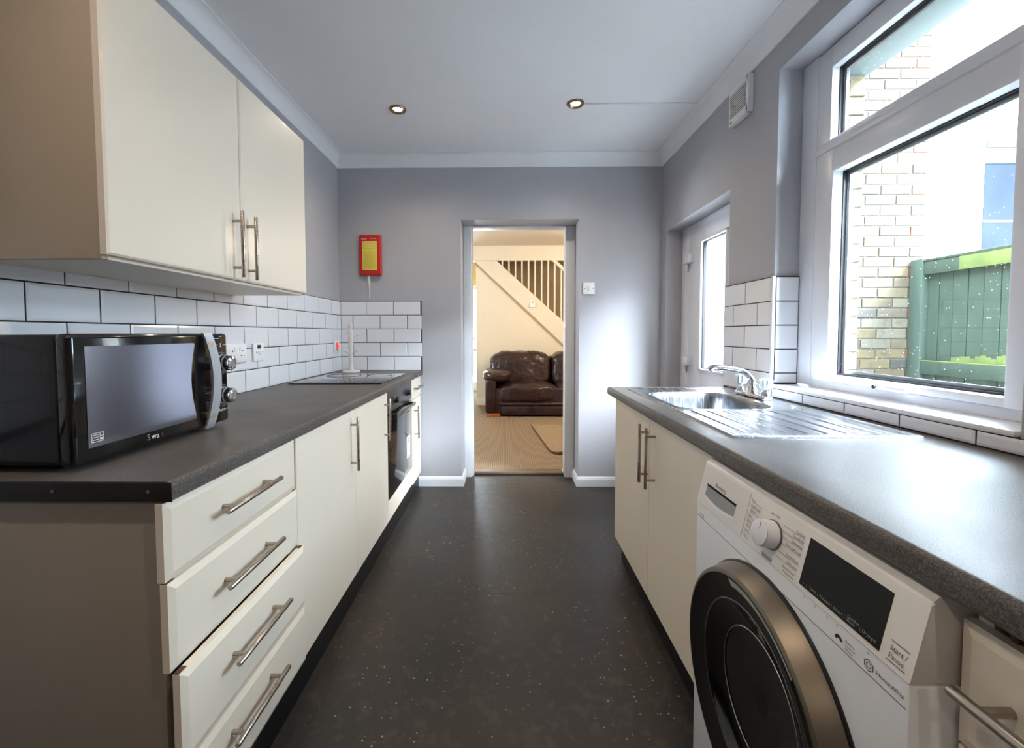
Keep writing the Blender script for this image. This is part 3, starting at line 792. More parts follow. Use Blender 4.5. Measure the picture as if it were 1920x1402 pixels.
for y, hgt in ((TYa, 0.058), (TYb, 0.058)):
    m = MB(); pr = [(0.013, 0), (0.022, 0.006), (0.026, 0.022), (0.0265, 0.038), (0.023, 0.043), (0.012, 0.045)]
    seg = 12; rings = []
    for rr, hh in pr:
        rings.append([(TX + rr * (1.0 if k % 2 else 0.86) * math.cos(k * math.pi / seg), y + rr * (1.0 if k % 2 else 0.86) * math.sin(k * math.pi / seg), WT + 0.046 + hh) for k in range(2 * seg)])
    m.loops(rings); kn = m.build('knob', 'crystal', tp, smooth=0)
    MB().lathe([(0.007, 0), (0.007, 0.030), (0.004, 0.034)], (TX, y, WT + 0.046), 'z', 12).build('knob_core', 'chrome', kn)

RX = 0.567
rc = thing('base_cabinet', 'cream two-door sink unit at the far end of the window side', 'cabinet', (0.85, 1.62, PZ))
carcass(rc, RX, WR - 0.002, 1.108, 2.122, PZ, WTB - 0.0005, open_side='-x', top=False)
for bod in [o for o in bpy.data.objects if o.parent == rc]: pass
for y0, y1, hy in ((1.112, 1.6175, 1.557), (1.6205, 2.120, 1.631)):
    m = MB(); m.panel('-x', y0, y1, PZ + 0.002, WTB - 0.010, RX - 0.0005, SLAB); d = m.build('door', 'cream', rc, smooth=0)
    xb = RX - 0.0195 - 0.034
    bar_handle(d, (xb, hy, 0.577), (xb, hy, 0.803), (-1, 0, 0), stand=0.034, r=0.0058)
tag(MB().box(0.584, 0.600, 1.108, 2.122, 0.0, PZ - 0.001, 0.001).build('plinth', 'plinth_black'), 'black plinth board under the cream sink unit', 'plinth')

rd = thing('drawer_cabinet', 'cream drawer unit beside the washing machine at the picture edge', 'cabinet', (0.85, 0.22, PZ))
carcass(rd, RX, WR - 0.002, -0.30, 0.505, PZ, WTB - 0.0005, open_side='-x')
for z0, z1, hz in ((0.655, 0.808, 0.740), (0.480, 0.650, 0.565), (0.300, 0.476, 0.39), (0.130, 0.296, 0.215)):
    m = MB(); m.panel('-x', -0.296, 0.508, z0, z1, RX - 0.0005, CHAM); d = m.build('drawer', 'cream', rd, smooth=0)
    xb = RX - 0.0195 - 0.036
    bar_handle(d, (xb, -0.05, hz), (xb, 0.482, hz), (-1, 0, 0), stand=0.036, r=0.0068, inset=0.03)
MB().box(RX - 0.004, RX + 0.016, 0.462, 0.470, 0.806, WTB - 0.001).build('rail_gap', 'rust', rd, smooth=0)

# ------------------------------------------------------------------ washing machine
wm = thing('washing_machine', 'white front-loading washing machine with black porthole under the worktop', 'washing machine', (0.80, 0.805, 0.0))
WX, WA, WB = 0.497, 0.514, 1.100
body = MB().box(WX, 1.06, WA, WB, 0.012, 0.7172, 0.004, 2).build('body', 'washer_white', wm)
m = MB(); m.prism([(WX, 0.7178), (1.05, 0.7178), (1.05, 0.832), (0.548, 0.832), (0.530, 0.829), (0.522, 0.822), (WX + 0.023, 0.817), (WX + 0.0003, 0.7190)], 'y', WA + 0.0005, WB - 0.0005)
es_ = [e for e in m.bm.edges if abs(e.verts[0].co.y - e.verts[1].co.y) < 1e-5]
bmesh.ops.bevel(m.bm, geom=es_, offset=0.004, segments=2, profile=0.5, affect='EDGES')
fas = m.build('fascia', 'washer_fascia', wm, smooth=25)
MB().box(WX - 0.0006, WX + 0.01, WA + 0.004, WB - 0.006, 0.6825, 0.6842).build('seam', 'grey_print', body, smooth=0)
for x in (0.55, 1.0):
    for y in (0.56, 1.05): MB().lathe([(0.022, 0), (0.022, 0.014)], (x, y, 0.0), 'z', 14).build('foot', 'black_plastic', wm)
SL = Vector((0.023, 0, 0.099)); SLn = SL.normalized(); NO = Vector((-0.099, 0, 0.023)).normalized(); UD = Vector((0, -1, 0))
def F(y, t, lift=0.0): return Vector((WX, y, 0.718)) + SL * t + NO * lift
def fquad(name, ya, yb, t0, t1, h, mat, parent, h0=-0.001):
    m = MB(); m.loops([[F(ya, t0, q), F(yb, t0, q), F(yb, t1, q), F(ya, t1, q)] for q in (h0, h)])
    return m.build(name, mat, parent, smooth=0)
fquad('display', 0.7155, 0.560, 0.080, 0.875, 0.0008, 'display_black', fas)
fquad('dispenser_line', 0.8945, 0.8935, 0.03, 0.95, 0.0003, 'grey_print', fas)
# detergent drawer with its scooped grip
ds = fquad('dispenser_drawer', 1.094, 0.8965, 0.045, 0.955, 0.0004, 'washer_fascia', wm)
sc_m = MB(); ring_o = []; ring_i = []
for k in range(17):
    s = k / 16; y = 1.067 - s * 0.134
    ring_o.append(F(y, 0.20 - 0.10 * math.sin(s * math.pi) + 0.02, 0.0014)); ring_i.append(F(y, 0.27 - 0.06 * math.sin(s * math.pi), 0.0008))
sc_m.loops([ring_o, ring_i], False, False, closed=False); sc_m.build('grip_lip', 'washer_white', ds, smooth=0)
gp = MB(); top = [F(1.067 - k / 16 * 0.134, 0.555, 0.0008) for k in range(17)]; low = [F(1.067 - k / 16 * 0.134, 0.27 - 0.06 * math.sin(k / 16 * math.pi), 0.0008) for k in range(17)]
gp.loops([low, top], False, False, closed=False); gp.build('grip_recess', 'grey_print', ds, smooth=0)
gs = MB(); top2 = [F(1.067 - k / 16 * 0.134, 0.555, 0.0010) for k in range(17)]; low2 = [F(1.067 - k / 16 * 0.134, 0.50, 0.0010) for k in range(17)]
gs.loops([low2, top2], False, False, closed=False); gs.build('grip_slot', 'black_gap', ds, smooth=0)
def ft(name, s, size, y, t, mat='dark_print', align='LEFT', parent=None, wide=1.0):
    return text(name, s, size, F(y, t, 0.0006), UD, SLn, mat, parent or fas, align, wide=wide)
ft('maker_name', 'Blomberg', 0.0125, 1.032, 0.60, parent=ds)
ft('print', 'On / Off', 0.0075, 0.822, 0.83)
for k, (s, t) in enumerate((('Rinse', 0.83), ('Drum Clean', 0.725), ('Hygiene', 0.625), ('Spin', 0.51), ('Dark', 0.41), ('Wool', 0.31), ('Shirts', 0.21), ('Mix', 0.10))):
    ft('print', s, 0.0068, 0.886, t)
    fquad('print_line', 0.886, 0.852 if k < 3 else 0.868, t - 0.022, t - 0.016, 0.0005, 'grey_print', fas)
for k, (s, t) in enumerate((('Cottons', 0.80), ('Eco 40-60', 0.70), ('Synthetics', 0.60), ('Fast Full Load', 0.49), ('Hand Wash', 0.33), ('Delicates', 0.225))):
    ft('print', s, 0.0068, 0.7265, t, align='RIGHT')
    fquad('print_line', 0.782, 0.7265, t - 0.022, t - 0.016, 0.0005, 'grey_print', fas)
ft('print', 'Downloaded', 0.0060, 0.7285, 0.115, align='RIGHT'); ft('print', 'Programme', 0.0060, 0.7285, 0.045, align='RIGHT')
fquad('print_block', 0.820, 0.790, 0.02, 0.085, 0.0005, 'grey_print', fas)
# programme dial
dk = MB(); ux = Vector((0, 1, 0)); c0 = F(0.805, 0.49)
def ringk(r, h, n=40): return [c0 + NO * h + ux * (r * math.cos(2 * math.pi * k / n)) + SLn * (r * math.sin(2 * math.pi * k / n)) for k in range(n)]
dk.loops([ringk(0.0265, 0.0), ringk(0.0262, 0.004), ringk(0.0250, 0.0255), ringk(0.0240, 0.0272), ringk(0.0236, 0.0274)]); dial = dk.build('dial', 'washer_white', wm)
dk = MB(); dk.loops([ringk(0.0278, 0.0), ringk(0.0278, 0.003)]); dk.build('dial_ring', 'steel_dark', dial)
dk = MB(); dk.loops([ringk(0.0252, 0.0262), ringk(0.0246, 0.0268)], False, False); dk.build('dial_trim', 'brass_dull', dial)
m = MB(); m.loops([[c0 + NO * 0.0276 + ux * a + SLn * b for a, b in ((0.0008, 0.006), (-0.0008, 0.006), (-0.0008, 0.020), (0.0008, 0.020))]]); m.build('dial_mark', 'dark_print', dial, smooth=0)
# display lettering
def dt(s, y, t, size=0.006): text('display_print', s, size, F(y, t, 0.0012), UD, SLn, 'grey_print', fas)
dt('=', 0.707, 0.12); dt('|', 0.699, 0.12); dt('Temp', 0.692, 0.13, 0.0065); dt('|', 0.674, 0.13); dt('Prewash', 0.669, 0.13, 0.0065); dt('|', 0.645, 0.13)
dt('Rinse+', 0.640, 0.13, 0.0065); dt('|', 0.620, 0.13); dt('Quicker', 0.615, 0.175, 0.0065); dt('Wash', 0.615, 0.12, 0.0065); dt('|', 0.592, 0.14); dt('Drying', 0.588, 0.14, 0.0065); dt('o', 0.570, 0.14, 0.008)
ft('print', 'Start /', 0.0095, 0.547, 0.215); ft('print', 'Pause', 0.0095, 0.547, 0.115)
fquad('print_line', 0.549, 0.523, 0.325, 0.332, 0.0005, 'dark_print', fas); fquad('print_line', 0.549, 0.523, 0.07, 0.077, 0.0005, 'dark_print', fas)
# marks on the band below the panel
def bt_(s, y, z, size, mat='dark_print', wide=1.0): text('print', s, size, (WX - 0.0008, y, z), UD, (0, 0, 1), mat, body, wide=wide)
bt_('HomeWhiz', 0.560, 0.6935, 0.0085)
m = MB(); hexa = lambda r, q: [(WX - q, 0.572 + r * math.cos(k * math.pi / 3 + math.pi / 6), 0.6965 + r * math.sin(k * math.pi / 3 + math.pi / 6)) for k in range(6)]
m.loops([hexa(0.0085, 0.0009), hexa(0.0072, 0.0009)], False, False); m.loops([hexa(0.0045, 0.0009), hexa(0.0034, 0.0009)], False, False); m.build('hexagon_mark', 'dark_print', body, smooth=0)
m = MB()
for k in range(5):
    a = R(20 + k * 35); c = Vector((WX - 0.0009, 0.625 + 0.005 * math.cos(a), 0.694 + 0.005 * math.sin(a)))
    m.loops([[c + Vector((0, 0.0026 * math.cos(q * math.pi / 5), 0.0026 * math.sin(q * math.pi / 5))) for q in range(10)]], True, False)
m.build('flower_mark', 'dark_print', body, smooth=0)
for k, s in enumerate(('Optima', 'Inverter', 'Motor')): bt_(s, 0.612, 0.6995 - k * 0.0058, 0.0055)
bt_('7 kg', 1.078, 0.688, 0.012)
for y in (0.700, 0.676, 0.650, 0.630, 0.575): bt_('*', y, 0.708, 0.010)
# porthole door
CY, CZ = 0.805, 0.442
door = MB(); door.lathe([(0.241, 0.0), (0.240, -0.010), (0.229, -0.040), (0.224, -0.0425), (0.220, -0.043)], (WX - 0.002, CY, CZ), 'x', 72, True, False)
door = door.build('porthole_door', 'washer_ring', wm)
MB().lathe([(0.2455, 0.002), (0.2455, -0.003), (0.242, -0.005)], (WX, CY, CZ), 'x', 72).build('door_seal', 'black_plastic', door)
MB().lathe([(0.2205, -0.0428), (0.216, -0.0415), (0.204, -0.037), (0.176, -0.030), (0.170, -0.0295)], (WX - 0.002, CY, CZ), 'x', 72, False, False).build('inner_ring', 'black_gloss', door)
MB().lathe([(0.1705, -0.030), (0.164, -0.027), (0.140, -0.012), (0.11, -0.006), (0.05, -0.003), (0.004, -0.002)], (WX - 0.0025, CY, CZ), 'x', 64, False, True).build('glass', 'washer_glass', door)
MB().lathe([(0.1725, -0.0300), (0.1705, -0.0306), (0.1685, -0.0298)], (WX - 0.002, CY, CZ), 'x', 72, False, False).build('glass_rim', 'steel_dark', door)
MB().lathe([(0.122, -0.0095), (0.1205, -0.0105), (0.119, -0.0092)], (WX - 0.003, CY, CZ), 'x', 64, False, False).build('inner_rim', 'steel', door)
m = MB(); a0, a1 = R(48), R(104)
rs_ = [[(WX - 0.002 - dx, CY + rr * math.cos(a0 + (a1 - a0) * k / 20) * 1.0, CZ + rr * math.sin(a0 + (a1 - a0) * k / 20)) for k in range(21)] for rr, dx in ((0.2165, 0.0424), (0.1995, 0.0358))]
# the sticker runs from the top of the rim towards the near side
rs_ = [[(p[0], 2 * CY - p[1], p[2]) for p in ring] for ring in rs_]
m.loops(rs_, False, False, closed=False); m.build('energy_sticker', 'sticker', door, smooth=0, label='pale paper sticker strip on the dark rim')

# ------------------------------------------------------------------ microwave
mw = thing('microwave', 'black microwave oven with chrome handle and knobs on the worktop', 'microwave', (-1.02, 1.05, WT))
MX = -0.846; MYA, MYB, MZA, MZB = 0.816, 1.292, 0.888, 1.152
MB().box(-1.205, MX - 0.030, MYA + 0.006, MYB - 0.006, MZA + 0.002, MZB - 0.002, 0.008, 3).build('casing', 'black_enamel', mw)
for x in (-1.16, -0.92):
    for y in (MYA + 0.05, MYB - 0.05): MB().lathe([(0.013, 0), (0.015, 0.014)], (x, y, WT + 0.0005), 'z', 12).build('foot', 'black_plastic', mw)
YS = 1.222     # split between door and control panel
def rounded(nm, y0, y1, x0, x1, mat, bev=0.010):
    return MB().box(x0, x1, y0, y1, MZA, MZB, bev, 3).build(nm, mat, mw)
dor = rounded('door', MYA, YS - 0.001, MX - 0.032, MX, 'black_gloss')
pnl = rounded('control_panel', YS + 0.001, MYB, MX - 0.032, MX - 0.002, 'black_gloss')
# mirror-dark window with a curved edge towards the handle
m = MB(); poly = [(0.846, 0.919), (1.148, 0.919)]
for k in range(13):
    s = k / 12; poly.append((1.150 - 0.016 * math.sin(s * math.pi) , 0.925 + s * 0.198))
poly += [(1.146, 1.126), (0.846, 1.126)]
m.prism(poly, 'x', MX - 0.001, MX + 0.0012); wdw = m.build('door_window', 'far_mirror' if 'far_mirror' in MATS else 'black_gloss', dor, smooth=0)
M('oven_window', (160, 165, 178), 0.12, metal=1.0)
wdw.data.materials[0] = MATS['oven_window']
# bowed chrome handle with ribs
m = MB(); rows_ = []
def hy(s): return 1.193 + 0.016 * math.sin(s * math.pi)
def hx(s): return MX + 0.006 + 0.016 * math.sin(s * math.pi) ** 0.7
rings = []
for k in range(25):
    s = k / 24; z = MZA - 0.004 + s * (MZB - MZA + 0.006); y = hy(s); x = hx(s)
    prof_ = []
    for q in range(13):
        yy = y - 0.017 + q * 0.034 / 12
        prof_.append((x - (0.0022 if q % 2 else 0.0), yy, z))
    prof_ += [(x - 0.006, y + 0.017, z), (x - 0.006, y - 0.017, z)]
    rings.append(prof_)
m.loops(rings); hd = m.build('handle', 'handle_silver', dor, smooth=0)
for s in (0.12, 0.88):
    MB().box(MX - 0.002, hx(s), hy(s) - 0.010, hy(s) + 0.010, MZA + s * (MZB - MZA) - 0.008, MZA + s * (MZB - MZA) + 0.008, 0.002).build('handle_mount', 'brass_dull', dor)
for zc in (1.064, 0.968):
    yk = 1.262
    m = MB(); m.lathe([(0.027, 0.0), (0.027, 0.003), (0.0235, 0.006), (0.0235, 0.014), (0.0205, 0.017), (0.0205, 0.030), (0.0195, 0.034), (0.013, 0.036), (0.012, 0.0345), (0.004, 0.0345)], (MX - 0.002, yk, zc), 'x', 30)
    kb = m.build('knob', 'chrome', mw)
    m = MB()
    for k in range(30):
        a = 2 * math.pi * k / 30
        c = Vector((MX + 0.021, yk + 0.0207 * math.cos(a), zc + 0.0207 * math.sin(a)))
        m.box(c.x - 0.007, c.x + 0.007, c.y - 0.0006, c.y + 0.0006, c.z - 0.0006, c.z + 0.0006)
    m.build('knurl', 'steel_dark', kb, smooth=0)
    m = MB(); m.lathe([(0.0325, 0.0), (0.0325, 0.0004), (0.0318, 0.0004), (0.0318, 0.0)], (MX - 0.0018, yk, zc), 'x', 30, False, False); m.build('scale_ring', 'grey_print', pnl, smooth=0)
pt = lambda s, size, y, z, mat='white_print', al='LEFT', par=None: text('print', s, size, (MX + 0.0004 if par is dor else MX - 0.0016, y, z), (0, 1, 0), (0, 0, 1), mat, par or pnl, al)
pt('Retro', 0.013, 1.258, 0.921, al='CENTER')
pt('S', 0.016, 1.258, 1.112, al='CENTER')
m = MB(); xl = MX - 0.0015
for y0, y1, z in ((1.226, 1.246, 1.118), (1.270, 1.288, 1.118), (1.226, 1.240, 0.925), (1.276, 1.288, 0.925), (1.232, 1.252, 1.1375)):
    m.box(xl - 0.0005, xl + 0.0003, y0, y1, z - 0.0005, z + 0.0005)
m.build('panel_line', 'white_print', pnl, smooth=0)
pt('wa', 0.020, 1.000, 0.8995, par=dor)
pt('S', 0.021, 0.987, 0.8995, mat='grey_print', par=dor)
pt('n', 0.020, 1.0265, 0.8995, mat='dark_print', par=dor)
# microwave symbol in the corner of the window
m = MB(); X = MX + 0.0014
def bar(y0, y1, z0, z1): m.box(X - 0.0004, X + 0.0003, y0, y1, z0, z1)
y0, y1, z0, z1 = 0.8525, 0.8785, 0.9285, 0.9475; lw = 0.0008
bar(y0, y1, z0, z0 + lw); bar(y0, y1, z1 - lw, z1); bar(y0, y0 + lw, z0, z1); bar(y1 - lw, y1, z0, z1); bar(y1 - 0.008, y1 - 0.008 + lw, z0, z1)
for k in range(3):
    zz = z0 + 0.004 + k * 0.005
    for q in range(6): bar(y0 + 0.002 + q * 0.0023, y0 + 0.0045 + q * 0.0023, zz + (0.0008 if q % 2 else 0), zz + lw + (0.0008 if q % 2 else 0))
bar(y1 - 0.006, y1 - 0.002, z0 + 0.003, z0 + 0.007); bar(y1 - 0.006, y1 - 0.002, z0 + 0.011, z0 + 0.012)
m.build('oven_symbol', 'white_print', dor, smooth=0)

# ------------------------------------------------------------------ hob, mug tree
hb = thing('hob', 'black ceramic glass hob set into the worktop above the oven', 'hob', (-0.92, 2.57, WT))
HX0, HX1, HY0, HY1 = -1.178, -0.672, 2.290, 2.862
hg = MB().box(HX0, HX1, HY0, HY1, WT + 0.0003, WT + 0.006, 0.002).build('glass', 'hob_glass', hb)
M('hob_edge', (150, 150, 152), 0.3, metal=1)
for cx, cy, r_ in ((-0.835, 2.425, 0.105), (-1.040, 2.730, 0.105), (-1.060, 2.415, 0.078), (-0.815, 2.765, 0.078)):
    m = MB(); m.lathe([(r_, 0.0), (r_, 0.0004), (r_ - 0.004, 0.0004), (r_ - 0.004, 0.0)], (cx, cy, WT + 0.0059), 'z', 48, False, False); m.build('zone_ring', 'hob_print', hb, smooth=0)
mg = thing('mug_tree', 'white wooden mug tree standing in the tiled corner behind the hob', 'mug tree', (-1.094, 3.005, WT))
MXc, MYc = -1.094, 3.005
MB().lathe([(0.060, 0.0), (0.061, 0.006), (0.058, 0.012), (0.040, 0.014)], (MXc, MYc, WT + 0.0003), 'z', 32).build('base', 'mug_tree_paint', mg)
MB().lathe([(0.020, 0.0), (0.015, 0.02), (0.0125, 0.05), (0.0165, 0.16), (0.0175, 0.20), (0.0155, 0.23), (0.0165, 0.26), (0.0150, 0.285), (0.0095, 0.293), (0.0095, 0.298), (0.0150, 0.308), (0.0150, 0.322), (0.0120, 0.330), (0.005, 0.333)],
           (MXc, MYc, WT + 0.013), 'z', 24).build('stem', 'mug_tree_paint', mg)
for zz, angs in ((1.128, (10, 130, 250)), (1.012, (-20, 160, 240))):
    for a in angs:
        d = Vector((math.cos(R(a)), math.sin(R(a)), 0.42)).normalized()
        p = Vector((MXc, MYc, zz)) + Vector((d.x, d.y, 0)) * 0.012
        m = MB(); m.tube([p, p + d * 0.03, p + d * 0.052, p + d * 0.057], [0.0050, 0.0048, 0.0052, 0.0040], 10); m.build('peg', 'mug_tree_paint', mg)

# ------------------------------------------------------------------ switches and sockets
XP = WL + 0.0125
def plate(name, label, cat, y, z, w_, h_):
    t = thing(name, label, cat, (XP, y, z - h_ / 2))
    MB().box(XP - 0.0005, XP + 0.009, y - w_ / 2, y + w_ / 2, z - h_ / 2, z + h_ / 2, 0.003, 2).build('plate', 'white_plastic', t)
    return t
s1 = plate('double_socket', 'white double wall socket half hidden by the microwave', 'socket', 1.918, 1.063, 0.146, 0.086)
def pin(t, y, z, w_, h_, mat='black_gap', x=XP + 0.009): MB().box(x - 0.001, x + 0.0005, y - w_ / 2, y + w_ / 2, z - h_ / 2, z + h_ / 2).build('pin_hole', mat, t, smooth=0)
for yc in (1.886, 1.958):
    pin(s1, yc - 0.011 + 0.011, 1.072, 0.004, 0.008); pin(s1, yc - 0.011, 1.050, 0.006, 0.004); pin(s1, yc + 0.011, 1.050, 0.006, 0.004)
    MB().box(XP + 0.008, XP + 0.0125, yc - 0.006 + (0.016 if yc < 1.92 else -0.016), yc + 0.006 + (0.016 if yc < 1.92 else -0.016), 1.070, 1.090, 0.001).build('rocker', 'white_plastic', s1)
MB().box(WL + 0.0125, WL + 0.014, 1.84, 1.99, 1.0135, 1.0155).build('painted_shadow', 'grout', s1, smooth=0)  # thin dark strip on the tiles, painted as shade under the plate
s2 = plate('fused_switch', 'white fused spur switch on the tiles right of the double socket', 'switch', 2.088, 1.060, 0.088, 0.088)
MB().box(XP + 0.008, XP + 0.013, 2.076, 2.104, 1.078, 1.096, 0.002).build('fuse_cover', 'black_plastic', s2)
MB().box(XP + 0.008, XP + 0.0135, 2.083, 2.104, 1.045, 1.066, 0.002).build('rocker', 'ivory_plastic', s2)
pin(s2, 2.105, 1.050, 0.010, 0.003); pin(s2, 2.098, 1.056, 0.003, 0.012); pin(s2, 2.068, 1.060, 0.006, 0.005); pin(s2, 2.122, 1.060, 0.005, 0.005)
s3 = plate('cooker_switch', 'white cooker switch with red rocker by the mug tree', 'switch', 3.066, 1.060, 0.088, 0.088)
rk = MB(); rk.prism([(XP + 0.008, 1.044), (XP + 0.017, 1.048), (XP + 0.011, 1.086), (XP + 0.008, 1.086)], 'y', 3.053, 3.080); rk.build('rocker', 'red_rocker', s3, smooth=0)
MB().box(XP + 0.008, XP + 0.010, 3.054, 3.079, 1.030, 1.040, 0.001).build('neon_window', 'black_plastic', s3)
ls = thing('light_switch', 'white light switch on the grey wall right of the doorway', 'switch', (0.614, B, 1.436))
MB().box(0.571, 0.657, B - 0.009, B, 1.436, 1.522, 0.003).build('plate', 'white_plastic', ls)
MB().box(0.604, 0.622, B - 0.0135, B - 0.008, 1.464, 1.496, 0.002).build('rocker', 'ivory_plastic', ls)
for x in (0.584, 0.645): MB().lathe([(0.0032, -0.0004), (0.0032, 0.001)], (x, B - 0.0095, 1.479), 'y', 10).build('screw', 'steel_dark', ls)

# ------------------------------------------------------------------ fire blanket
fb = thing('fire_blanket', 'red wall-hung fire blanket case with yellow label', 'fire blanket', (-0.993, B, 1.575))
case = MB().box(-1.074, -0.912, B - 0.036, B - 0.001, 1.577, 1.873, 0.012, 3).build('case', 'red_plastic', fb)
lb = MB().box(-1.048, -0.942, B - 0.0367, B - 0.0355, 1.616, 1.824, 0.0003).build('label_panel', 'label_print', fb)
MB().box(-1.044, -0.946, B - 0.0372, B - 0.0362, 1.620, 1.820, 0.0003).build('label_face', 'yellow_label', lb)
tx = lambda s, size, x, z, mat, al='CENTER', p=lb: text('print', s, size, (x, B - 0.0374, z), (1, 0, 0), (0, 0, 1), mat, p, al)
tx('FIRE', 0.034, -0.995, 1.778, 'label_print'); tx('BLANKET', 0.026, -0.995, 1.748, 'label_print')
for k in range(6): MB().box(-1.036, -0.955 - (k % 3) * 0.008, B - 0.0375, B - 0.0371, 1.718 - k * 0.015, 1.7205 - k * 0.015).build('print_line', 'brass_dull', lb, smooth=0)
tx('angus', 0.018, -1.034, 1.836, 'white_print', p=case); tx('Firemaster', 0.0105, -0.967, 1.840, 'white_print', p=case)
m = MB(); tape = [(-1.008, B - 0.020, 1.580), (-1.007, B - 0.022, 1.55), (-1.003, B - 0.024, 1.52), (-1.005, B - 0.018, 1.48), (-1.008, B - 0.010, 1.445), (-1.011, B - 0.004, 1.405)]
wd = [0.0085, 0.0085, 0.006, 0.004, 0.003, 0.003]
m.loops([[(p[0] - wd[i], p[1], p[2]), (p[0] + wd[i], p[1], p[2]), (p[0] + wd[i], p[1] + 0.0015, p[2]), (p[0] - wd[i], p[1] + 0.0015, p[2])] for i, p in enumerate(tape)])
m.build('pull_tape', 'ivory_plastic', fb, smooth=40)

# ------------------------------------------------------------------ extractor fan on the right wall
ef = thing('extractor_fan', 'white square extractor fan high on the wall beside the window', 'fan', (WR, 2.12, 2.177))
EX = WR - 0.027; EY0, EY1, EZ0, EZ1 = 2.036, 2.206, 2.177, 2.350
m = MB(); m.box(EX, WR - 0.0005, EY0, EY0 + 0.018, EZ0, EZ1, 0.002).box(EX, WR - 0.0005, EY1 - 0.008, EY1, EZ0, EZ1, 0.002)
m.box(EX, WR - 0.0005, EY0 + 0.004, EY1 - 0.004, EZ0, EZ0 + 0.034, 0.002).box(EX, WR - 0.0005, EY0 + 0.004, EY1 - 0.004, EZ1 - 0.026, EZ1, 0.002)
m.build('housing', 'white_plastic', ef)
MB().box(EX + 0.0035, WR - 0.001, EY0 + 0.01, EY1 - 0.006, EZ0 + 0.02, EZ1 - 0.02).build('shade_backing', 'fan_shadow', ef, smooth=0)  # dark sheet stands for the shade behind the slats
MB().lathe([(0.058, 0), (0.058, 0.003)], (EX + 0.0025, (EY0 + EY1) / 2, (EZ0 + EZ1) / 2), 'x', 28).build('fan_opening', 'gasket', ef)
for k in range(12):
    z = EZ0 + 0.037 + k * 0.0094
    MB().box(EX + 0.0006, EX + 0.0024, EY0 + 0.016, EY1 - 0.007, z, z + 0.0044).build('slat', 'white_plastic', ef, smooth=0)
MB().box(EX - 0.0008, EX + 0.002, EY1 - 0.030, EY1 - 0.014, EZ0 + 0.012, EZ0 + 0.018).build('badge', 'dark_print', ef, smooth=0)

# ------------------------------------------------------------------ ceiling fittings
def downlight(x, y, label):
    t = thing('downlight', label, 'downlight', (x, y, CEIL - 0.012), 'recessed ceiling spotlights')
    MB().lathe([(0.048, 0.0115), (0.048, 0.006), (0.044, 0.001), (0.036, 0.001), (0.030, 0.006), (0.0245, 0.0105)], (x, y, CEIL - 0.012), 'z', 32, False, False).build('bezel', 'bezel_bronze', t)
    MB().lathe([(0.0255, 0.0095), (0.024, 0.007), (0.004, 0.006)], (x, y, CEIL - 0.012), 'z', 28).build('lens', 'lamp_lens', t)
    ld = bpy.data.lights.new('downlight_beam', 'SPOT'); ld.energy = DOWNLIGHT_W; ld.color = (1.0, 0.84, 0.64); ld.spot_size = R(150); ld.spot_blend = 0.9; ld.shadow_soft_size = 0.028
    lo = bpy.data.objects.new('downlight_beam', ld); COL.objects.link(lo); lo.parent = t; lo.location = (0, 0, -0.006)
    return t
downlight(-0.622, 2.52, 'lit recessed ceiling downlight nearer the fire blanket')
downlight(0.397, 2.475, 'lit recessed ceiling downlight where the white trunking starts')
downlight(-0.622, 0.40, 'unseen ceiling downlight added over the drawers near the camera')  # pair out of view, added for warm light on the near units
downlight(0.397, 0.40, 'unseen ceiling downlight added over the washing machine near the camera')
downlight(-0.622, -1.30, 'added fill downlight behind the camera on the microwave side')  # pair behind the camera, added to fill the surfaces facing it
downlight(0.397, -1.30, 'added fill downlight behind the camera on the window side')
m = MB(); m.lathe([(0.052, 0.0), (0.052, -0.012), (0.046, -0.022), (0.030, -0.028), (0.006, -0.028)], (-0.072, 1.645, CEIL), 'z', 32)
tag(m.build('ceiling_detector', 'gold_warm'), 'round cream detector on the ceiling at the top picture edge', 'detector')
m = MB(); m.box(0.452, 1.095, 2.475, 2.487, CEIL - 0.008, CEIL - 0.0002, 0.001).box(1.083, 1.095, 2.285, 2.480, CEIL - 0.008, CEIL - 0.0002, 0.001)
tag(m.build('cable_trunking', 'ceiling_paint'), 'thin white cable trunking from the downlight towards the extractor fan', 'trunking')

# ------------------------------------------------------------------ living room beyond the doorway
CF = 0.018
MB().box(-2.2, 2.7, B + 0.345, 9.0, -0.06, CF).build('floor_living', 'carpet', kind='structure', smooth=0)
MB().box(-2.2, 2.7, B + 0.29, 9.0, 2.50, 2.6).build('ceiling_living', 'living_ceiling', kind='structure', smooth=0)
m = MB(); m.box(-2.3, -2.2, B + 0.2, 4.6, -0.05, 2.6).box(-2.3, -2.2, 5.3, 9.0, -0.05, 2.6).box(-2.3, -2.2, 4.6, 5.3, -0.05, 1.2).box(-2.3, -2.2, 4.6, 5.3, 2.0, 2.6)  # unseen window opening added to let sky light into the living room
m.build('wall_living_left', 'cream_wall', kind='structure', smooth=0)
MB().box(2.6, 2.7, B + 0.2, 9.0, -0.05, 2.6).build('wall_living_right', 'cream_wall', kind='structure', smooth=0)
m = MB(); m.box(-2.2, WL - 0.2, B + 0.2, B + 0.29, 0, 2.55).box(1.325, 2.65, B + 0.2, B + 0.29, 0, 2.55); m.build('wall_living_front', 'cream_wall', kind='structure', smooth=0)
FW = 6.69
SB0, SB1 = (-0.479, 2.257), (1.95, 0.0)      # lower edge of the stringer
sb = lambda x: 2.257 - 0.929 * (x + 0.479)
stp = lambda x: 2.255 - 0.910 * (x + 0.123)
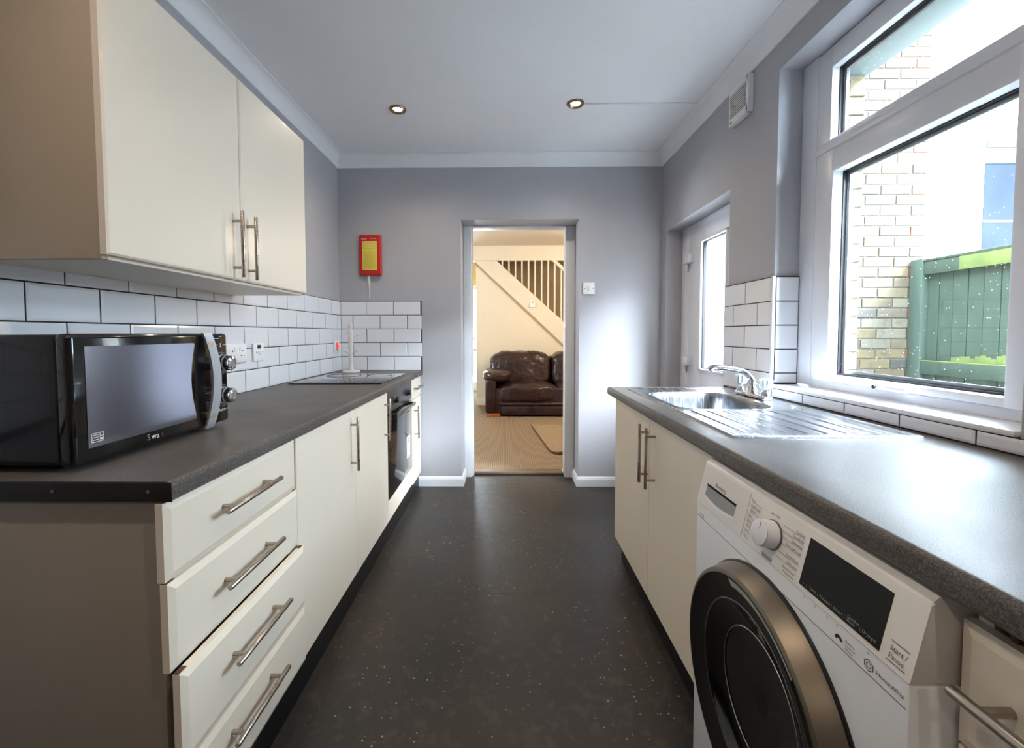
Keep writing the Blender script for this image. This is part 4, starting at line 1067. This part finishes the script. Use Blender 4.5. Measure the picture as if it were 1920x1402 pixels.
# wall under the stairs
m = MB(); m.prism([(-0.46, CF), (1.93, CF), (-0.46, sb(-0.46))], 'y', FW, FW + 0.10); m.build('wall_under_stairs', 'cream_wall', kind='structure', smooth=0)
MB().box(1.95, 2.6, FW, FW + 0.1, CF, 2.5).build('wall_living_far', 'cream_wall', kind='structure', smooth=0)
m = MB(); m.box(-0.46, -0.36, FW + 0.10, 8.9, CF, 2.5); m.build('wall_hall_side', 'cream_wall', kind='structure', smooth=0)
MB().box(-0.36, 2.6, 7.62, 7.70, CF, 2.56).build('wall_stairwell', 'stair_back', kind='structure', smooth=0)
MB().box(-2.2, -1.06, 8.3, 8.4, CF, 2.5).box(-0.49, -0.36, 8.3, 8.4, CF, 2.5).box(-1.06, -0.49, 8.3, 8.4, 2.07, 2.5).build('wall_hall_end', 'hall_yellow', kind='structure', smooth=0)
MB().box(-2.2, 2.6, FW - 0.03, FW + 0.09, 2.272, 2.5).build('trim_4', 'stair_white', kind='structure', smooth=0)
MB().box(-0.46, 2.6, FW - 0.015, FW, CF, 0.128, 0.003).build('baseboard_living', 'stair_white', kind='structure')
d2 = structure('door_2', (-0.75, 8.28, CF))
for q in ((-1.06, -0.98, CF, 2.07), (-0.55, -0.49, CF, 2.07), (-0.98, -0.55, CF, 0.20), (-0.98, -0.55, 1.99, 2.07)):
    MB().box(q[0], q[1], 8.26, 8.31, q[2], q[3], 0.003).build('stile', 'upvc', d2)
MB().box(-0.98, -0.55, 8.28, 8.29, 0.20, 1.99).build('pane', 'frosted_glass', d2, smooth=0)
MB().box(-0.62, -0.575, 8.235, 8.255, 1.02, 1.05, 0.004).build('handle', 'steel', d2)
MB().box(-1.05, -0.50, 8.25, 8.256, 0.80, 0.86, 0.002).build('letter_flap', 'brass_dull', d2)

stc = thing('staircase', 'cream closed-string staircase with white balusters in the room beyond', 'staircase', (0.6, FW, CF))
m = MB(); m.prism([(-0.479, 2.268), (-0.479, sb(-0.479)), (1.92, sb(1.92)), (1.92, stp(1.92)), (-0.137, 2.268)], 'y', FW - 0.030, FW + 0.02); m.build('stringer', 'stair_white', stc, smooth=0)
m = MB(); m.prism([(-0.479, sb(-0.479)), (-0.479, sb(-0.479) - 0.035), (1.90, sb(1.90) - 0.035), (1.90, sb(1.90))], 'y', FW - 0.022, FW + 0.005); m.build('stringer_bead', 'brass_dull', stc, smooth=0)
hr = lambda x: 2.258 - 0.91 * (x - 0.735)
k = 0; x = -0.048
while x < 1.85:
    top = min(2.272, hr(x))
    MB().box(x - 0.012, x + 0.012, FW - 0.015, FW + 0.009, stp(x) - 0.03, top).build('baluster', 'stair_white', stc, smooth=0)
    x += 0.1015
m = MB(); m.prism([(0.715, 2.272), (0.785, 2.272), (1.90, hr(1.90) + 0.03), (1.90, hr(1.90) - 0.03)], 'y', FW - 0.03, FW + 0.025); m.build('handrail', 'stair_white', stc, smooth=0)
for q in range(8):
    xs_ = 1.80 - q * 0.26
    zt = stp(xs_) - 0.06
    MB().box(xs_ - 0.27, xs_, FW + 0.03, 7.60, max(CF, zt - 0.22), zt).build('step', 'carpet', stc, smooth=0)
th = thing('thermostat', 'small white thermostat on the stair string beyond the doorway', 'thermostat', (0.412, FW - 0.03, 1.546))
MB().box(0.369, 0.456, FW - 0.055, FW - 0.031, 1.546, 1.640, 0.004).build('body', 'white_plastic', th)
MB().box(0.405, 0.430, FW - 0.0565, FW - 0.054, 1.618, 1.632, 0.001).build('screen', 'dark_print', th)

# sofa
sf = thing('sofa', 'dark brown leather sofa seen through the doorway', 'sofa', (0.75, 6.2, CF))
def cushion(name, x0, x1, y0, y1, z0, z1, parent, n=4.0, amp=0.014, fr=7.0, sd=0, nu=84, nv=44, lean=0.0):
    m = MB(); c = Vector(((x0 + x1) / 2, (y0 + y1) / 2, (z0 + z1) / 2)); hx_, hy_, hz_ = (x1 - x0) / 2, (y1 - y0) / 2, (z1 - z0) / 2
    f = lambda a: math.copysign(abs(a) ** (2.0 / n), a)
    rings = []
    for j in range(nv + 1):
        ph = -math.pi / 2 + math.pi * j / nv
        ring = []
        for i in range(nu):
            t = 2 * math.pi * i / nu
            p = Vector((f(math.cos(ph)) * f(math.cos(t)) * hx_, f(math.cos(ph)) * f(math.sin(t)) * hy_, f(math.sin(ph)) * hz_))
            q = Vector((p.x * fr, p.y * fr + sd, p.z * fr * 0.6))
            nvv = noise.noise(q) + 0.5 * noise.noise(q * 2.3)
            wr_ = abs(math.sin(p.x * 38 + 6 * noise.noise(q * 0.8))) * 0.4
            p += p.normalized() * (nvv - wr_ * 0.9) * amp if p.length > 0 else Vector()
            p.y += lean * (p.z / hz_)
            ring.append(c + p)
        rings.append(ring)
    m.loops(rings); return m.build(name, 'leather', parent, smooth=70)
SF = 5.745
MB().box(-0.265, 2.05, SF + 0.02, SF + 0.90, 0.060, 0.40, 0.02, 3).build('base', 'leather', sf)
MB().box(-0.06, 1.85, SF - 0.005, SF + 0.05, 0.038, 0.165, 0.018, 3).build('front_rail', 'leather', sf)
MB().tube([(-0.10, SF + 0.01, 0.190), (1.88, SF + 0.01, 0.190)], 0.022, 12).build('piping', 'leather', sf)
MB().box(-0.275, -0.13, SF, SF + 0.90, 0.060, 0.52, 0.03, 3).build('arm_panel', 'leather', sf)
MB().box(1.92, 2.06, SF, SF + 0.90, 0.060, 0.52, 0.03, 3).build('arm_panel', 'leather', sf)
cushion('arm_pad', -0.325, 0.085, SF - 0.02, SF + 0.80, 0.465, 0.648, sf, 3.0, 0.010, 6, 3)
cushion('arm_pad', 1.74, 2.10, SF - 0.02, SF + 0.80, 0.465, 0.648, sf, 3.0, 0.010, 6, 9)
cushion('seat_cushion', -0.150, 0.700, SF - 0.02, SF + 0.62, 0.195, 0.462, sf, 4.5, 0.020, 7, 1)
cushion('seat_cushion', 0.702, 1.60, SF - 0.02, SF + 0.62, 0.195, 0.462, sf, 4.5, 0.020, 7, 5)
cushion('back_cushion', -0.235, 0.660, SF + 0.42, SF + 0.80, 0.36, 0.885, sf, 4.0, 0.022, 6, 2, lean=0.07)
cushion('back_cushion', 0.662, 1.57, SF + 0.42, SF + 0.80, 0.36, 0.885, sf, 4.0, 0.022, 6, 8, lean=0.07)
MB().box(-0.10, 2.0, SF + 0.72, SF + 0.90, 0.30, 0.80, 0.04, 3).build('back_frame', 'leather', sf)
for x in (-0.258, 1.90): MB().box(x, x + 0.185, SF + 0.004, SF + 0.12, CF, 0.062, 0.004).build('foot', 'wood_foot', sf)
for x in (-0.24, 1.90): MB().box(x, x + 0.12, SF + 0.78, SF + 0.88, CF, 0.062, 0.004).build('foot', 'wood_foot', sf)
# rug
rg = thing('rug', 'beige rug with dark bound edge on the living room carpet', 'rug', (0.8, 4.6, CF))
pl = [(0.314, 5.215), (0.345, 4.85), (0.385, 4.40), (0.420, 4.06), (0.45, 3.98), (0.49, 3.945), (0.56, 3.985), (0.95, 4.0), (1.5, 4.05), (1.5, 5.2), (0.72, 5.19)]
m = MB(); m.prism(pl, 'z', CF, CF + 0.012); m.build('pile', 'rug', rg, smooth=0)
m = MB(); m.tube([(p[0], p[1], CF + 0.007) for p in pl[:8]], [0.006, 0.007, 0.008, 0.009, 0.014, 0.020, 0.018, 0.008], 8); m.build('bound_edge', 'rug_edge', rg)
# fill lamp, out of view, added to warm the living room
cl = thing('fill_lamp', 'unseen ceiling lamp added to warm the room beyond the doorway', 'lamp', (1.35, 5.0, 2.30))
MB().lathe([(0.05, 0.20), (0.05, 0.18), (0.012, 0.17), (0.012, 0.13), (0.02, 0.12)], (1.35, 5.0, 2.30), 'z', 20).build('rose', 'white_plastic', cl)
MB().lathe([(0.02, 0.12), (0.10, 0.10), (0.14, 0.05), (0.12, 0.01), (0.05, 0.0)], (1.35, 5.0, 2.30), 'z', 28).build('globe', 'lamp_lens', cl)
ld = bpy.data.lights.new('fill_bulb', 'POINT'); ld.energy = LIVING_FILL_W; ld.color = (1.0, 0.88, 0.72); ld.shadow_soft_size = 0.14
lo = bpy.data.objects.new('fill_bulb', ld); COL.objects.link(lo); lo.parent = cl; lo.location = (0, 0, -0.17)

# ------------------------------------------------------------------ outside: yard, brick wall, fence, neighbour
MB().box(1.49, 9.0, -6.0, 9.0, -0.2, -0.1).build('ground_yard', 'paving', kind='structure', smooth=0)
BW = 3.21
wall_yard = MB().box(1.478, 3.085, BW, BW + 0.22, -0.1, 5.2).build('wall_yard', 'mortar', kind='structure', smooth=0)
def bmesh_brick(nrm, wu, wz):
    m = MB(); m.panel(nrm, -wu / 2, wu / 2, 0, wz, 0.0, [(-0.01, 0), (0.006, 0.0), (0.009, 0.003)])
    return m
BC = {}
def brick(parent, nrm, base, u0, u1, z0, mat):
    wz = 0.065; key = (nrm, round(u1 - u0, 3), mat)
    if key not in BC: BC[key] = bmesh_brick(nrm, u1 - u0, wz).mesh('brick', mat, Vector((0, 0, 0)), smooth=0)
    u = (u0 + u1) / 2
    place('brick', BC[key], (base + random.uniform(-0.002, 0.002), u, z0) if nrm[1] == 'x' else (u, base + random.uniform(-0.002, 0.002), z0), parent)
zc = 0.66; row = 0
while zc < 3.65:
    e = 3.075
    first = True
    header = row % 2 == 0
    seq = [0.1025 if header else 0.215]
    while e > 2.30:
        wdt = (0.1025 if first else 0.215) if header else 0.215
        a = e - wdt
        brick(wall_yard, '-y', BW - 0.001, a, e, zc, 'red_brick' if (first and row % 4 in (0, 1) and header) else 'stock_brick')
        e = a - 0.010; first = False
    zc += 0.075; row += 1
MB().box(1.478, 2.30, BW - 0.009, BW - 0.001, -0.1, 5.2).build('brick_face', 'brick_surface', wall_yard, smooth=0)
# brick jamb of the window opening
zc = 0.92; row = 0
while zc + 0.065 < 2.21:
    if row % 2: brick(outer, '-y', WY1 - 0.031, 1.332, 1.476, zc, 'stock_brick')
    else:
        brick(outer, '-y', WY1 - 0.031, 1.332, 1.400, zc, 'stock_brick'); brick(outer, '-y', WY1 - 0.031, 1.410, 1.476, zc, 'stock_brick')
    zc += 0.075; row += 1
# fence
fe = thing('fence', 'green close-boarded timber fence with mossy rails outside the window', 'fence', (3.0, 1.2, -0.1))
GX = 3.02
MB().box(GX + 0.022, GX + 0.030, -1.6, 3.12, -0.08, 1.60).build('shade_backing', 'plinth_black', fe, smooth=0)  # dark sheet added so the gaps between boards look shaded
k = 0; y = 3.12
while y > -1.6:
    MB().box(GX + 0.003 * (k % 2), GX + 0.014 + 0.003 * (k % 2), y - 0.0890, y, -0.08, 1.62).build('board', 'fence_green', fe, smooth=0)
    y -= 0.0935; k += 1
MB().box(GX - 0.055, GX, 3.10, 3.19, -0.1, 1.675, 0.004).build('post', 'fence_green', fe)
MB().box(GX - 0.055, GX, 1.30, 1.39, -0.1, 1.675, 0.004).build('post', 'fence_green', fe)
tr1 = MB().box(GX - 0.045, GX + 0.002, 1.39, 3.10, 1.560, 1.650, 0.003).build('rail', 'fence_green', fe)
MB().box(GX - 0.0465, GX - 0.040, 1.40, 2.86, 1.562, 1.653, 0.002).build('moss', 'fence_moss', tr1)
MB().box(GX - 0.05, GX + 0.03, 1.30, 3.15, 1.651, 1.668, 0.003).build('cap_board', 'fence_green', fe)
tr2 = MB().box(GX - 0.045, GX + 0.002, 1.39, 3.12, 0.855, 0.945, 0.003).build('rail', 'fence_green', fe)
MB().box(GX - 0.044, GX + 0.001, 1.40, 3.11, 0.9455, 0.952, 0.002).build('moss', 'fence_moss', tr2)
m = MB(); yy = 1.40
while yy < 2.92:
    hh = 0.03 + 0.03 * abs(noise.noise(Vector((yy * 9, 0, 0)))) * 2
    m.box(GX - 0.003, GX + 0.001, yy, yy + 0.03, 0.945, 0.950 + hh, 0.0008, 1); yy += 0.03
m.build('moss', 'fence_moss', tr2, smooth=0)
# neighbour's white rendered wall with a window
NY = 4.7
wall_n = MB().box(2.9, 8.0, NY, NY + 0.3, -0.1, 4.6).build('wall_neighbour', 'render_white', kind='structure', smooth=0)
nw = structure('window_2', (5.3, NY, 1.95))
NX0, NX1, NZ0, NZ1 = 5.10, 6.15, 2.02, 3.18
MB().box(NX0 - 0.02, NX1 + 0.02, NY - 0.012, NY - 0.001, NZ0 - 0.02, NZ1 + 0.02).build('frame', 'render_white', nw, smooth=0)
MB().box(NX0, NX1, NY - 0.018, NY - 0.012, NZ0, NZ1 - 0.24).build('pane', 'far_glass', nw, smooth=0)
MB().box(NX0, NX1, NY - 0.024, NY - 0.017, NZ0 + 0.30, NZ0 + 0.33).build('glazing_bar', 'blind_grey', nw, smooth=0)
MB().box(NX0, NX1, NY - 0.03, NY - 0.012, NZ1 - 0.24, NZ1 - 0.08, 0.004).build('blind_box', 'blind_grey', nw)
MB().box(NX0, NX1, NY - 0.04, NY - 0.012, NZ1 - 0.08, NZ1, 0.004).build('head', 'head_grey', nw)
MB().box(NX0 - 0.04, NX1 + 0.04, NY - 0.06, NY - 0.001, NZ0 - 0.09, NZ0 - 0.03, 0.006).build('sill', 'render_white', nw)
